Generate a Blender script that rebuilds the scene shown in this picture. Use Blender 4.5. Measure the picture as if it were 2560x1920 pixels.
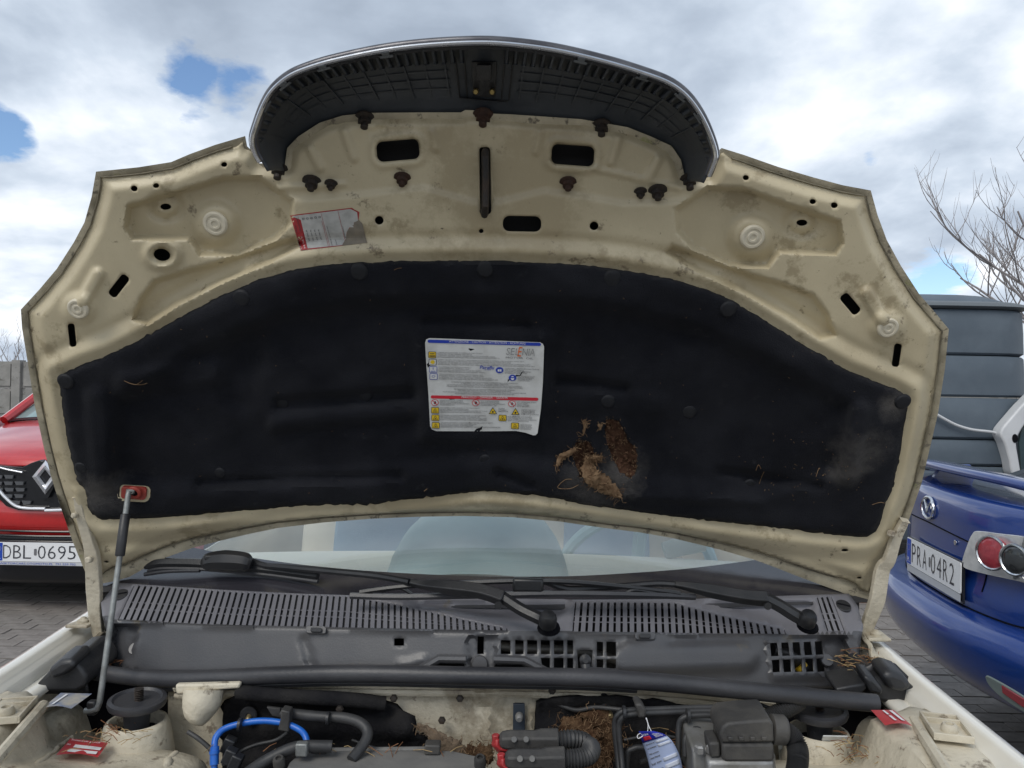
import bpy, bmesh, math, random
import numpy as np
from mathutils import Vector, Matrix
from mathutils.geometry import delaunay_2d_cdt
rad = math.radians
random.seed(7); np.random.seed(7)
for o in list(bpy.data.objects): bpy.data.objects.remove(o)
scene = bpy.context.scene
COL = scene.collection
# ------------------------------------------------------------------ camera
F = 1934.0                                  # focal length in photo pixels (2560 wide)
PITCH, ROLL = rad(0.44), rad(1.0)
cd = bpy.data.cameras.new('camera'); cam = bpy.data.objects.new('camera', cd); COL.objects.link(cam)
cd.sensor_width = 36.0; cd.lens = 36.0 * F / 2560.0; cd.clip_start = 0.05; cd.clip_end = 500
CAM = np.array([0.0, 0.0, 1.5])
cam.matrix_world = Matrix.Translation(Vector(CAM)) @ Matrix.Rotation(math.pi/2 + PITCH, 4, 'X') @ Matrix.Rotation(ROLL, 4, 'Z')
CR = np.array(cam.matrix_world.to_3x3())
scene.camera = cam
# ------------------------------------------------------------------ sky
SUN_EL, SUN_AZ = rad(48), rad(212)          # soft sun behind thin cloud, behind the photographer
w = bpy.data.worlds.new('World'); scene.world = w; w.use_nodes = True
nt = w.node_tree; nt.nodes.clear(); N = nt.nodes.new; L = nt.links.new
def vmath(op, a, b=None):
    n = N('ShaderNodeVectorMath'); n.operation = op
    for i, q in enumerate((a, b)):
        if q is None: continue
        if isinstance(q, (tuple, list)): n.inputs[i].default_value = q
        else: L(q, n.inputs[i])
    return n.outputs['Value'] if op in ('LENGTH', 'DOT_PRODUCT', 'DISTANCE') else n.outputs[0]
def fmath(op, a, b=None, c=None, clamp=False):
    n = N('ShaderNodeMath'); n.operation = op; n.use_clamp = clamp
    for i, q in enumerate((a, b, c)):
        if q is None: continue
        if isinstance(q, (int, float)): n.inputs[i].default_value = q
        else: L(q, n.inputs[i])
    return n.outputs[0]
def ramp(fac, stops):
    n = N('ShaderNodeValToRGB'); r = n.color_ramp
    while len(r.elements) > 1: r.elements.remove(r.elements[-1])
    r.elements[0].position = stops[0][0]; r.elements[0].color = (*stops[0][1], 1)
    for p, c in stops[1:]:
        e = r.elements.new(p); e.color = (*c, 1)
    L(fac, n.inputs[0]); return n.outputs[0]
def wnoise(vec, scale, det=6, rough=.55, dist=0.):
    n = N('ShaderNodeTexNoise'); n.inputs['Scale'].default_value = scale; n.inputs['Detail'].default_value = det
    n.inputs['Roughness'].default_value = rough; n.inputs['Distortion'].default_value = dist; L(vec, n.inputs['Vector'])
    return n.outputs[0]
tc = N('ShaderNodeTexCoord')
dirv = tc.outputs['Generated']
sky = N('ShaderNodeTexSky'); sky.sky_type = 'NISHITA'; sky.sun_disc = False
sky.air_density = 1.0; sky.dust_density = .3; sky.ozone_density = 4.0; sky.sun_elevation = SUN_EL; sky.sun_rotation = SUN_AZ
skc = vmath('SCALE', sky.outputs[0]); skc.node.inputs['Scale'].default_value = 0.13
sep = N('ShaderNodeSeparateXYZ'); L(dirv, sep.inputs[0])
den = fmath('ADD', fmath('MAXIMUM', sep.outputs[2], 0.0), 0.28)
cx = fmath('DIVIDE', sep.outputs[0], den); cy = fmath('DIVIDE', sep.outputs[1], den)
com = N('ShaderNodeCombineXYZ'); L(cx, com.inputs[0]); L(cy, com.inputs[1]); com.inputs[2].default_value = 5.1
pv = com.outputs[0]
n1 = wnoise(pv, 0.95, 9, .55, .35)
n2 = wnoise(vmath('ADD', pv, (7.7, 3.1, 2.2)), 1.5, 9, .52, .2)
n3 = wnoise(vmath('ADD', pv, (9.1, 5.7, 2.)), 4.0, 8, .52, .15)
n4 = wnoise(vmath('ADD', pv, (2.1, 7.7, 1.)), 13, 6, .6, .1)
# openings to the blue: where the broken cloud thins out
def hole(d, r):
    v = Vector(d).normalized()
    s = vmath('DISTANCE', dirv, tuple(v))
    return fmath('SUBTRACT', 1.0, fmath('DIVIDE', s, r), None, True)
warp = fmath('ADD', fmath('MULTIPLY', fmath('SUBTRACT', n3, .5), 1.9), fmath('MULTIPLY', fmath('SUBTRACT', n4, .5), 1.1))
def wdir(px, py):
    d = CR @ np.array([(px-1280)/F, -(py-960)/F, -1.0]); return tuple(d/np.linalg.norm(d))
hs = None
for (px, py, r, k) in ((500, 212, .062, 1.15), (575, 225, .058, 1.1), (5, 345, .04, .95), (-40, 335, .045, 1.0), (2330, 712, .06, .9), (2172, 400, .022, .45)):
    h = fmath('MULTIPLY', hole(wdir(px, py), r), k)
    hs = h if hs is None else fmath('MAXIMUM', hs, h)
open_ = fmath('MULTIPLY', fmath('SUBTRACT', fmath('ADD', hs, fmath('MULTIPLY', warp, fmath('MULTIPLY', hs, 3.5, None, True))), .30), 2.6, None, True)
thin = fmath('MULTIPLY', fmath('SUBTRACT', .30, n1), 5.0, None, True)
open_ = fmath('MAXIMUM', open_, thin, None, True)
shade = fmath('ADD', fmath('MULTIPLY', n2, .75), fmath('MULTIPLY', n3, .27))
shade = fmath('ADD', shade, fmath('MULTIPLY', fmath('SUBTRACT', .30, sep.outputs[2]), .18))
cloud = ramp(shade, [(.36, (.33, .39, .48)), (.44, (.43, .50, .60)), (.505, (.57, .645, .745)), (.56, (.75, .81, .89)), (.62, (.99, 1.01, 1.04))])
mx = N('ShaderNodeMix'); mx.data_type = 'RGBA'
L(open_, mx.inputs[0]); L(cloud, mx.inputs[6]); L(skc, mx.inputs[7])
bg = N('ShaderNodeBackground'); bg.inputs[1].default_value = 1.0; L(mx.outputs[2], bg.inputs[0])
wo = N('ShaderNodeOutputWorld'); L(bg.outputs[0], wo.inputs[0])
# ------------------------------------------------------------------ sun through cloud
sd_ = bpy.data.lights.new('sun', 'SUN'); sd_.energy = 1.4; sd_.angle = rad(28); sd_.color = (1, .95, .87)
sun = bpy.data.objects.new('sun', sd_); COL.objects.link(sun); sun.location = (0, -5, 8)
to_sun = Vector((math.sin(SUN_AZ)*math.cos(SUN_EL), math.cos(SUN_AZ)*math.cos(SUN_EL), math.sin(SUN_EL)))
sun.rotation_euler = (-to_sun).to_track_quat('-Z', 'Y').to_euler()
scene.view_settings.view_transform = 'Standard'; scene.view_settings.look = 'None'
scene.view_settings.exposure = 0.25; scene.view_settings.gamma = 1.0; scene.view_settings.use_curve_mapping = False
# ------------------------------------------------------------------ materials
MATS = {}
def mat(name, col, col2=None, scale=6., rough=.5, metal=0., bump=0., bscale=60., mixlo=.4, mixhi=.65, rough2=None,
        coat=0., spec=.5, det=8, stretch=None, sheen=0., emit=None, spots=None):
    """Procedural material: two-tone noise colour, roughness variation, fine bump, optional dirt spots."""
    if name in MATS: return MATS[name]
    m = bpy.data.materials.new(name); m.use_nodes = True; t = m.node_tree; b = t.nodes['Principled BSDF']
    b.inputs['Roughness'].default_value = rough; b.inputs['Metallic'].default_value = metal
    b.inputs['Coat Weight'].default_value = coat; b.inputs['Coat Roughness'].default_value = .06
    b.inputs['Specular IOR Level'].default_value = spec
    if sheen: b.inputs['Sheen Weight'].default_value = sheen
    co = t.nodes.new('ShaderNodeTexCoord').outputs['Object']
    if stretch:
        mp = t.nodes.new('ShaderNodeMapping'); mp.inputs['Scale'].default_value = stretch; t.links.new(co, mp.inputs[0]); co = mp.outputs[0]
    def noise(s, d=det, r=.6):
        n = t.nodes.new('ShaderNodeTexNoise'); n.inputs['Scale'].default_value = s; n.inputs['Detail'].default_value = d
        n.inputs['Roughness'].default_value = r; t.links.new(co, n.inputs['Vector']); return n.outputs[0]
    def rmp(f, lo, hi, a, c):
        r = t.nodes.new('ShaderNodeValToRGB'); r.color_ramp.elements[0].position = lo; r.color_ramp.elements[1].position = hi
        r.color_ramp.elements[0].color = (*a, 1); r.color_ramp.elements[1].color = (*c, 1); t.links.new(f, r.inputs[0]); return r.outputs[0]
    c = None
    if col2 is not None:
        nf = noise(scale); c = rmp(nf, mixlo, mixhi, col, col2)
        if rough2 is not None:
            t.links.new(rmp(nf, mixlo, mixhi, (rough,)*3, (rough2,)*3), b.inputs['Roughness'])
    if spots:                                           # spots = (colour, scale, threshold)
        for (sc, ss, th) in spots:
            f2 = rmp(noise(ss, 10, .7), th, th+.06, (0,)*3, (1,)*3)
            mm = t.nodes.new('ShaderNodeMix'); mm.data_type = 'RGBA'; t.links.new(f2, mm.inputs[0])
            if c is None: mm.inputs[6].default_value = (*col, 1)
            else: t.links.new(c, mm.inputs[6])
            mm.inputs[7].default_value = (*sc, 1); c = mm.outputs[2]
    if c is None: b.inputs['Base Color'].default_value = (*col, 1)
    else: t.links.new(c, b.inputs['Base Color'])
    if bump:
        bn = t.nodes.new('ShaderNodeBump'); bn.inputs['Strength'].default_value = min(1., bump); bn.inputs['Distance'].default_value = .004
        t.links.new(noise(bscale, 6, .6), bn.inputs['Height']); t.links.new(bn.outputs[0], b.inputs['Normal'])
    if emit: b.inputs['Emission Color'].default_value = (*emit, 1); b.inputs['Emission Strength'].default_value = 1
    MATS[name] = m; return m
def glass(name, tint, gloss=1.0, rough=.01, ior=1.62, dust=0.):
    if name in MATS: return MATS[name]
    m = bpy.data.materials.new(name); m.use_nodes = True; t = m.node_tree; t.nodes.clear()
    o = t.nodes.new('ShaderNodeOutputMaterial'); mx = t.nodes.new('ShaderNodeMixShader')
    tr = t.nodes.new('ShaderNodeBsdfTransparent'); tr.inputs[0].default_value = (*tint, 1)
    gl = t.nodes.new('ShaderNodeBsdfGlossy'); gl.inputs['Roughness'].default_value = rough; gl.inputs[0].default_value = (gloss,)*3+(1,)
    fr = t.nodes.new('ShaderNodeFresnel'); fr.inputs[0].default_value = ior
    t.links.new(fr.outputs[0], mx.inputs[0]); t.links.new(tr.outputs[0], mx.inputs[1]); t.links.new(gl.outputs[0], mx.inputs[2])
    out = mx.outputs[0]
    if dust:                                            # film of dust on the pane
        df = t.nodes.new('ShaderNodeBsdfDiffuse'); df.inputs[0].default_value = (.62, .66, .66, 1); m2 = t.nodes.new('ShaderNodeMixShader')
        nz = t.nodes.new('ShaderNodeTexNoise'); nz.inputs['Scale'].default_value = 9; nz.inputs['Detail'].default_value = 8; co = t.nodes.new('ShaderNodeTexCoord'); t.links.new(co.outputs['Object'], nz.inputs['Vector'])
        mr = t.nodes.new('ShaderNodeMapRange'); mr.inputs[1].default_value = .3; mr.inputs[2].default_value = .7; mr.inputs[3].default_value = dust*.6; mr.inputs[4].default_value = dust*1.5; t.links.new(nz.outputs[0], mr.inputs[0])
        t.links.new(mr.outputs[0], m2.inputs[0]); t.links.new(out, m2.inputs[1]); t.links.new(df.outputs[0], m2.inputs[2]); out = m2.outputs[0]
    t.links.new(out, o.inputs[0]); MATS[name] = m; return m
def flat(name, col, rough=.45): return mat(name, col, rough=rough)
# ------------------------------------------------------------------ geometry helpers
def ray(px, py):
    px = np.asarray(px, float); py = np.asarray(py, float)
    d = np.stack([(px-1280)/F, -(py-960)/F, -np.ones_like(px)], -1)
    return d @ CR.T
def at(px, py, Y):
    """point where the sight line of a photo pixel meets the upright plane at distance Y"""
    d = ray(px, py); return CAM + d*(np.asarray(Y)/d[..., 1])[..., None]
def atz(px, py, z):
    d = ray(px, py); return CAM + d*((np.asarray(z)-CAM[2])/d[..., 2])[..., None]
def V(p): return Vector([float(q) for q in p])
def cat(pts, n=8, closed=False):
    """Catmull-Rom through points (any dimension)"""
    P = np.array(pts, float); m = len(P); out = []
    rng = range(m if closed else m-1)
    for i in rng:
        if closed: p0, p1, p2, p3 = P[(i-1) % m], P[i], P[(i+1) % m], P[(i+2) % m]
        else: p0, p1, p2, p3 = P[max(i-1, 0)], P[i], P[i+1], P[min(i+2, m-1)]
        for k in range(n):
            t = k/n
            out.append(.5*((2*p1)+(-p0+p2)*t+(2*p0-5*p1+4*p2-p3)*t*t+(-p0+3*p1-3*p2+p3)*t**3))
    if not closed: out.append(P[-1])
    return np.array(out)
def dens(poly, step, closed=True):
    """resample straight edges at about step, keeping the corners"""
    P = np.array(poly, float); out = []
    m = len(P)
    for i in range(m if closed else m-1):
        a, b = P[i], P[(i+1) % m]; k = max(1, int(round(np.linalg.norm(b-a)/step)))
        for j in range(k): out.append(a+(b-a)*j/k)
    if not closed: out.append(P[-1])
    return np.array(out)
def resample(P, n):
    P = np.array(P, float); d = np.r_[0, np.cumsum(np.linalg.norm(np.diff(P, axis=0), axis=1))]
    t = np.linspace(0, d[-1], n); return np.stack([np.interp(t, d, P[:, k]) for k in range(P.shape[1])], 1)
def inpoly(p, poly):
    x, y = p[:, 0], p[:, 1]; r = np.zeros(len(p), bool); m = len(poly)
    for i in range(m):
        x1, y1 = poly[i]; x2, y2 = poly[(i+1) % m]
        c = ((y1 > y) != (y2 > y)); 
        with np.errstate(divide='ignore', invalid='ignore'): r ^= c & (x < (x2-x1)*(y-y1)/(y2-y1)+x1)
    return r
def pdist(p, poly, closed=True):
    best = np.full(len(p), 1e9); m = len(poly)
    for i in range(m if closed else m-1):
        a = np.array(poly[i], float); b = np.array(poly[(i+1) % m], float); ab = b-a; L2 = (ab@ab) or 1e-9
        t = np.clip(((p-a)@ab)/L2, 0, 1); best = np.minimum(best, np.linalg.norm(p-a-t[:, None]*ab, axis=1))
    return best
def sdf(p, poly): 
    d = pdist(p, poly); return np.where(inpoly(p, poly), d, -d)
def sst(x, a, b): 
    t = np.clip((x-a)/(b-a), 0, 1); return t*t*(3-2*t)
def cdt(outline, holes=(), step=9.0, extra=None):
    """triangulate an outline with holes; returns (points, triangles)"""
    loops = [np.array(outline, float)]+[np.array(h, float) for h in holes]
    pts = []; edges = []
    for lp in loops:
        k = len(pts); pts += [tuple(q) for q in lp]; edges += [(k+i, k+(i+1) % len(lp)) for i in range(len(lp))]
    lo, hi = loops[0].min(0), loops[0].max(0)
    ys = np.arange(lo[1]+step*.5, hi[1], step*.87); G = []
    for j, y in enumerate(ys):
        xs = np.arange(lo[0]+(step*.5 if j % 2 else 0), hi[0], step); G.append(np.stack([xs, np.full(len(xs), y)], 1))
    G = np.concatenate(G) if G else np.zeros((0, 2)); keep = inpoly(G, loops[0]) & (pdist(G, loops[0]) > step*.45)
    for h in loops[1:]:
        keep &= ~inpoly(G, h); 
        b0, b1 = h.min(0)-step, h.max(0)+step
        near = (G > b0).all(1) & (G < b1).all(1) & keep
        if near.any(): keep[np.where(near)[0][pdist(G[near], h) < step*.4]] = False
    G = G[keep]; pts += [tuple(q) for q in G]
    if extra is not None: pts += [tuple(q) for q in extra]
    vo, eo, fo, *_ = delaunay_2d_cdt([Vector(p) for p in pts], edges, [], 0, 1e-4)
    P = np.array([tuple(q) for q in vo]); T = np.array([f for f in fo if len(f) == 3])
    c = P[T].mean(1); ok = inpoly(c, loops[0])
    for h in loops[1:]: ok &= ~inpoly(c, h)
    T = T[ok]
    e1 = P[T[:, 1]]-P[T[:, 0]]; e2 = P[T[:, 2]]-P[T[:, 0]]; flip = (e1[:, 0]*e2[:, 1]-e1[:, 1]*e2[:, 0]) > 0   # y is down: flip to face camera
    T[flip] = T[flip][:, ::-1]
    return P, T
def ell(cx, cy, rx, ry, n=20, rot=0):
    a = np.linspace(0, 2*math.pi, n, endpoint=False); x, y = rx*np.cos(a), ry*np.sin(a); c, s = math.cos(rot), math.sin(rot)
    return np.stack([cx+x*c-y*s, cy+x*s+y*c], 1)
def rrect(cx, cy, w_, h_, r, rot=0, k=4):
    pts = []
    for (sx, sy, a0) in ((1, 1, 0), (-1, 1, 90), (-1, -1, 180), (1, -1, 270)):
        for i in range(k+1):
            a = rad(a0+90*i/k); pts.append((sx*(w_/2-r)+r*math.cos(a), sy*(h_/2-r)+r*math.sin(a)))
    c, s = math.cos(rot), math.sin(rot)
    return np.array([(cx+x*c-y*s, cy+x*s+y*c) for x, y in pts])
def basis(axis, up=(0, 0, 1)):
    z = V(axis).normalized(); u = Vector(up)
    if abs(z.dot(u)) > .95: u = Vector((0, 1, 0))
    x = u.cross(z).normalized(); y = z.cross(x); return x, y, z
class MB:
    def __init__(s): s.v = []; s.f = []; s.m = []
    def add(s, verts, faces, mi=0):
        k = len(s.v); s.v += [tuple(float(c) for c in q) for q in verts]
        for f in faces: s.f.append(tuple(int(i)+k for i in f)); s.m.append(mi)
        return s
    def box(s, c, size, R=None, mi=0, taper=1.0):
        c = V(c); R = R or Matrix.Identity(3); hx, hy, hz = [q/2 for q in size]; vs = []
        for z in (-1, 1):
            k = taper if z > 0 else 1
            for x, y in ((-1, -1), (1, -1), (1, 1), (-1, 1)): vs.append(c+R @ Vector((x*hx*k, y*hy*k, z*hz)))
        return s.add(vs, [(3, 2, 1, 0), (4, 5, 6, 7), (0, 1, 5, 4), (1, 2, 6, 5), (2, 3, 7, 6), (3, 0, 4, 7)], mi)
    def tube(s, pts, r, n=8, mi=0, closed=False, up=(0, 0, 1), sx=1.0):
        P = [V(p) for p in pts]; m = len(P); rs = r if hasattr(r, '__len__') else [r]*m; vs = []; fs = []
        px = None
        for i in range(m):
            if closed: t = P[(i+1) % m]-P[(i-1) % m]
            else: t = P[min(i+1, m-1)]-P[max(i-1, 0)]
            t.normalize()
            if px is None: px, py, _ = basis(t, up)
            else:
                px = (px-t*px.dot(t)).normalized(); py = t.cross(px)
            for k in range(n):
                a = 2*math.pi*k/n; vs.append(P[i]+px*(rs[i]*sx*math.cos(a))+py*(rs[i]*math.sin(a)))
        for i in range(m if closed else m-1):
            j = (i+1) % m
            for k in range(n): fs.append((i*n+k, i*n+(k+1) % n, j*n+(k+1) % n, j*n+k))
        if not closed: fs += [tuple(range(n))[::-1], tuple(range((m-1)*n, m*n))]
        return s.add(vs, fs, mi)
    def lathe(s, prof, o, axis, n=20, mi=0, capb=True, capt=True, ry=1.0):
        x, y, z = basis(axis); o = V(o); vs = []; fs = []
        for (r, h) in prof:
            for k in range(n):
                a = 2*math.pi*k/n; vs.append(o+x*(r*math.cos(a))+y*(r*ry*math.sin(a))+z*h)
        for i in range(len(prof)-1):
            for k in range(n): fs.append((i*n+k, i*n+(k+1) % n, (i+1)*n+(k+1) % n, (i+1)*n+k))
        if capb: fs.append(tuple(range(n))[::-1])
        if capt: fs.append(tuple(range((len(prof)-1)*n, len(prof)*n)))
        return s.add(vs, fs, mi)
    def prism(s, poly, vec, mi=0):
        P = [V(p) for p in poly]; vec = V(vec); n = len(P)
        return s.add(P+[p+vec for p in P], [tuple(range(n))[::-1], tuple(range(n, 2*n))]+[(i, (i+1) % n, n+(i+1) % n, n+i) for i in range(n)], mi)
    def grid(s, G, mi=0, cu=False, cv=False, flip=False):
        G = np.asarray(G); a, b = G.shape[:2]; fs = []
        for i in range(a if cu else a-1):
            for j in range(b if cv else b-1):
                q = (i*b+j, i*b+(j+1) % b, ((i+1) % a)*b+(j+1) % b, ((i+1) % a)*b+j); fs.append(q[::-1] if flip else q)
        return s.add(G.reshape(-1, 3), fs, mi)
    def ball(s, c, r, n=10, mi=0, R=None):
        rx, ry, rz = r if hasattr(r, '__len__') else (r, r, r); vs = []; c = V(c); R = R or Matrix.Identity(3)
        G = []
        for i in range(n+1):
            p = math.pi*i/n*.998+.003; G.append([c+R @ Vector((rx*math.sin(p)*math.cos(2*math.pi*k/(2*n)), ry*math.sin(p)*math.sin(2*math.pi*k/(2*n)), rz*math.cos(p))) for k in range(2*n)])
        return s.grid(np.array(G), mi, cv=True, flip=True)
    def build(s, name, mats, parent=None, smooth=38, bevel=0, seg=2, solid=0, soff=-1, kind=None, label=None, mesh_only=False, sub=0):
        me = bpy.data.meshes.new(name); me.from_pydata(s.v, [], s.f)
        for m in (mats if isinstance(mats, (list, tuple)) else [mats]): me.materials.append(m)
        if any(s.m): me.polygons.foreach_set('material_index', s.m)
        me.validate(); me.update()
        if smooth: me.shade_smooth(); me.set_sharp_from_angle(angle=rad(smooth))
        if mesh_only: return me
        o = place(name, me, parent)
        if solid: q = o.modifiers.new('thick', 'SOLIDIFY'); q.thickness = solid; q.offset = soff
        if bevel: q = o.modifiers.new('bev', 'BEVEL'); q.width = bevel; q.segments = seg; q.limit_method = 'ANGLE'; q.angle_limit = rad(40); q.harden_normals = False
        if sub: q = o.modifiers.new('sub', 'SUBSURF'); q.levels = sub; q.render_levels = sub
        if kind: o['kind'] = kind
        if label: o['label'] = label
        return o
def place(name, me, parent=None, M=None):
    o = bpy.data.objects.new(name, me); COL.objects.link(o)
    if parent is not None:
        o.parent = parent
        pw = Matrix(parent.get('_w', None) and [parent['_w'][i*4:i*4+4] for i in range(4)] or Matrix.Identity(4))
        o.matrix_parent_inverse = pw.inverted()
    if M is not None: o.matrix_basis = M; 
    return o
def thing(name, loc, label, cat_, group=None):
    o = bpy.data.objects.new(name, None); COL.objects.link(o); o.location = loc; o.empty_display_size = .1
    M = Matrix.Translation(Vector(loc)); o['_w'] = [c for r in M for c in r]
    return tag(o, label, cat_, group)
def tag(o, label, cat_=None, group=None, kind=None):
    if label: o['label'] = label
    if cat_: o['category'] = cat_
    if group: o['group'] = group
    if kind: o['kind'] = kind
    return o
_txt = {}
def text2d(st, shear=0, offset=0):
    """outline of a string as flat faces, fitted to the unit square"""
    k = (st, shear, offset)
    if k in _txt: return _txt[k]
    c = bpy.data.curves.new('t', 'FONT'); c.body = st; c.resolution_u = 2; c.shear = shear; c.offset = offset
    o = bpy.data.objects.new('t', c); me = o.to_mesh()
    Vv = np.array([v.co[:2] for v in me.vertices]); Fs = [tuple(p.vertices) for p in me.polygons]
    o.to_mesh_clear(); bpy.data.objects.remove(o); bpy.data.curves.remove(c)
    lo, hi = Vv.min(0), Vv.max(0); asp = (hi[0]-lo[0])/(hi[1]-lo[1])
    _txt[k] = ((Vv-lo)/(hi-lo), Fs, asp); return _txt[k]
# ================================================================== materials of the cream car
CREAM = (.565, .492, .335); CREAM_D = (.42, .357, .235)
m_cream = mat('cream_underside_paint', CREAM, CREAM_D, 5, .42, bump=.12, bscale=300, mixlo=.38, mixhi=.72, spots=[((.40, .335, .215), 3.2, .55), ((.21, .17, .11), 26, .61), ((.11, .09, .065), 75, .65), ((.36, .30, .19), 9, .57)])
m_rim = mat('dirty_hem_paint', (.54, .48, .35), (.30, .265, .19), 14, .6, bump=.3, bscale=200, mixlo=.36, mixhi=.62, spots=[((.16, .14, .105), 60, .57), ((.30, .30, .14), 11, .62)])
m_body = mat('cream_gloss_paint', (.79, .765, .69), (.74, .71, .63), 4, .22, coat=.6)
m_bay = mat('dusty_bay_paint', (.62, .565, .45), (.43, .385, .295), 8, .6, bump=.7, bscale=70, mixlo=.36, mixhi=.66, spots=[((.33, .285, .21), 4, .54), ((.24, .20, .15), 24, .58), ((.12, .10, .08), 95, .68)])
m_felt = mat('black_felt', (.0072, .008, .0118), (.016, .017, .022), 7, .9, bump=.8, bscale=520, spec=.13, sheen=.04, spots=[((.020, .021, .025), 38, .62), ((.05, .048, .046), 120, .72)])
# scuffed, dusty area where the felt rubbed at its right edge
def felt_scuff(pt, r):
    t = m_felt.node_tree; b = t.nodes['Principled BSDF']; src = b.inputs['Base Color'].links[0].from_socket
    co = t.nodes.new('ShaderNodeTexCoord'); ds = t.nodes.new('ShaderNodeVectorMath'); ds.operation = 'DISTANCE'; t.links.new(co.outputs['Object'], ds.inputs[0]); ds.inputs[1].default_value = tuple(pt)
    mr = t.nodes.new('ShaderNodeMapRange'); mr.inputs[1].default_value = 0; mr.inputs[2].default_value = r; mr.inputs[3].default_value = 1; mr.inputs[4].default_value = 0; t.links.new(ds.outputs['Value'], mr.inputs[0])
    nz = t.nodes.new('ShaderNodeTexNoise'); nz.inputs['Scale'].default_value = 28; nz.inputs['Detail'].default_value = 10; nz.inputs['Roughness'].default_value = .75; t.links.new(co.outputs['Object'], nz.inputs['Vector'])
    m1 = t.nodes.new('ShaderNodeMath'); m1.operation = 'MULTIPLY'; t.links.new(mr.outputs[0], m1.inputs[0]); t.links.new(nz.outputs[0], m1.inputs[1])
    m2 = t.nodes.new('ShaderNodeMapRange'); m2.inputs[1].default_value = .22; m2.inputs[2].default_value = .55; t.links.new(m1.outputs[0], m2.inputs[0])
    mx_ = t.nodes.new('ShaderNodeMix'); mx_.data_type = 'RGBA'; t.links.new(m2.outputs[0], mx_.inputs[0]); t.links.new(src, mx_.inputs[6]); mx_.inputs[7].default_value = (.085, .08, .076, 1); t.links.new(mx_.outputs[2], b.inputs['Base Color'])
m_clip = mat('black_clip_plastic', (.009, .010, .013), (.017, .018, .022), 30, .62, bump=.2, bscale=200, spec=.3)
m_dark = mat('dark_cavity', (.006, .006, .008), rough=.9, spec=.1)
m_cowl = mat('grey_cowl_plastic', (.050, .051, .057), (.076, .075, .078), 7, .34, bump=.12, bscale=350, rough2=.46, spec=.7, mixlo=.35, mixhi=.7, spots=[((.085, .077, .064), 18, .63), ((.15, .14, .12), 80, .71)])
m_cowt = mat('pale_cowl_plastic', (.135, .135, .155), (.19, .187, .203), 6, .42, bump=.12, bscale=350, rough2=.52, spec=.6, mixlo=.35, mixhi=.7, spots=[((.15, .135, .11), 16, .62), ((.22, .205, .18), 80, .70)])  # paler version of the cowl plastic, for the deck and slats
m_blk = mat('black_plastic', (.018, .019, .022), (.035, .035, .037), 12, .42, bump=.12, bscale=250, spots=[((.10, .09, .075), 40, .66)])
m_wip = mat('wiper_black', (.012, .013, .015), (.022, .022, .024), 15, .38, bump=.1, bscale=250)
m_rub = mat('rubber_seal', (.028, .029, .034), (.055, .055, .06), 6, .42, bump=.15, bscale=220, spots=[((.14, .13, .12), 55, .68)])
m_grl = mat('grille_black_plastic', (.030, .036, .045), (.056, .063, .073), 9, .45, bump=.1, bscale=200, spots=[((.10, .095, .085), 60, .66)])
m_tab = mat('grille_tab_grey', (.16, .175, .19), (.10, .11, .12), 25, .45)
m_chr = mat('chrome', (.78, .80, .83), (.55, .56, .58), 40, .16, metal=1., rough2=.3)
m_steel = mat('galvanised_steel', (.30, .315, .31), (.19, .195, .19), 40, .5, metal=.6, rough2=.65, bump=.1, bscale=150)
m_bolt = mat('old_bolt', (.026, .024, .023), (.05, .034, .024), 60, .6, metal=.3, bump=.4, bscale=250)
m_rust = mat('rusty_bolt', (.050, .021, .012), (.030, .018, .013), 60, .8, bump=.5, bscale=250)
m_lab = mat('label_white', (.66, .67, .66), (.48, .48, .46), 30, .5, mixlo=.45, mixhi=.75, spots=[((.25, .25, .24), 45, .65)])
m_blue = flat('label_blue', (.02, .055, .42)); m_red = flat('label_red', (.62, .03, .05)); m_yel = flat('label_yellow', (.75, .52, .03))
m_ink = flat('label_ink', (.035, .035, .045)); m_wht = flat('print_white', (.75, .75, .77)); m_gry = flat('label_grey_ink', (.16, .16, .17))
m_orange = flat('label_orange', (.75, .16, .03))
m_fib = mat('brown_fibre', (.070, .038, .022), (.15, .092, .052), 60, .95, bump=.8, bscale=350, spec=.1)
m_fib2 = mat('pale_fibre', (.24, .16, .095), (.14, .085, .05), 60, .95, spec=.1)
m_straw = mat('dry_straw', (.42, .31, .16), (.28, .18, .08), 60, .8)
m_hredy = mat('red_grommet_plastic', (.33, .045, .03), (.24, .03, .022), 40, .5)
car = thing('cream_car', (-.055, 2.2, 0), 'cream hatchback with its bonnet propped wide open over a dusty engine bay', 'car')
# ================================================================== bonnet surface
XC = -.055
HA = rad(64.0); HO = np.array([XC, 1.43, 1.11])
HU = np.array([1., 0, 0]); HV = np.array([0, -math.cos(HA), math.sin(HA)]); HN = np.array([0, -math.sin(HA), -math.cos(HA)])
def hb(u, v): return -.05*(1-(u/.72)**2)+.16*np.maximum(0, v-.5)**2
def hs_(px, py, n=0.0):
    """photo pixel -> point on the bonnet's curved underside, raised n metres towards the engine"""
    px = np.asarray(px, float); py = np.asarray(py, float); d = ray(px, py); off = np.zeros(px.shape)
    for _ in range(12):
        t = (((HO-CAM)@HN)+off)/(d@HN); p = CAM+d*t[..., None]; u = (p-HO)@HU; v = (p-HO)@HV; off = hb(u, v)+n
    return p
def mir(poly):
    P = np.array(poly, float); return np.stack([2420-P[:, 0], P[:, 1]+.022*(2420-2*P[:, 0])], 1)[::-1]
L_edge = [(613, 340), (538, 362), (475, 385), (428, 405), (347, 418), (240, 429), (229, 492), (211, 556), (185, 605), (142, 672), (98, 724), (52, 774), (55, 820), (69, 905), (87, 1015), (110, 1121), (127, 1189), (152, 1269), (181, 1352), (203, 1406), (225, 1459)]
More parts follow.
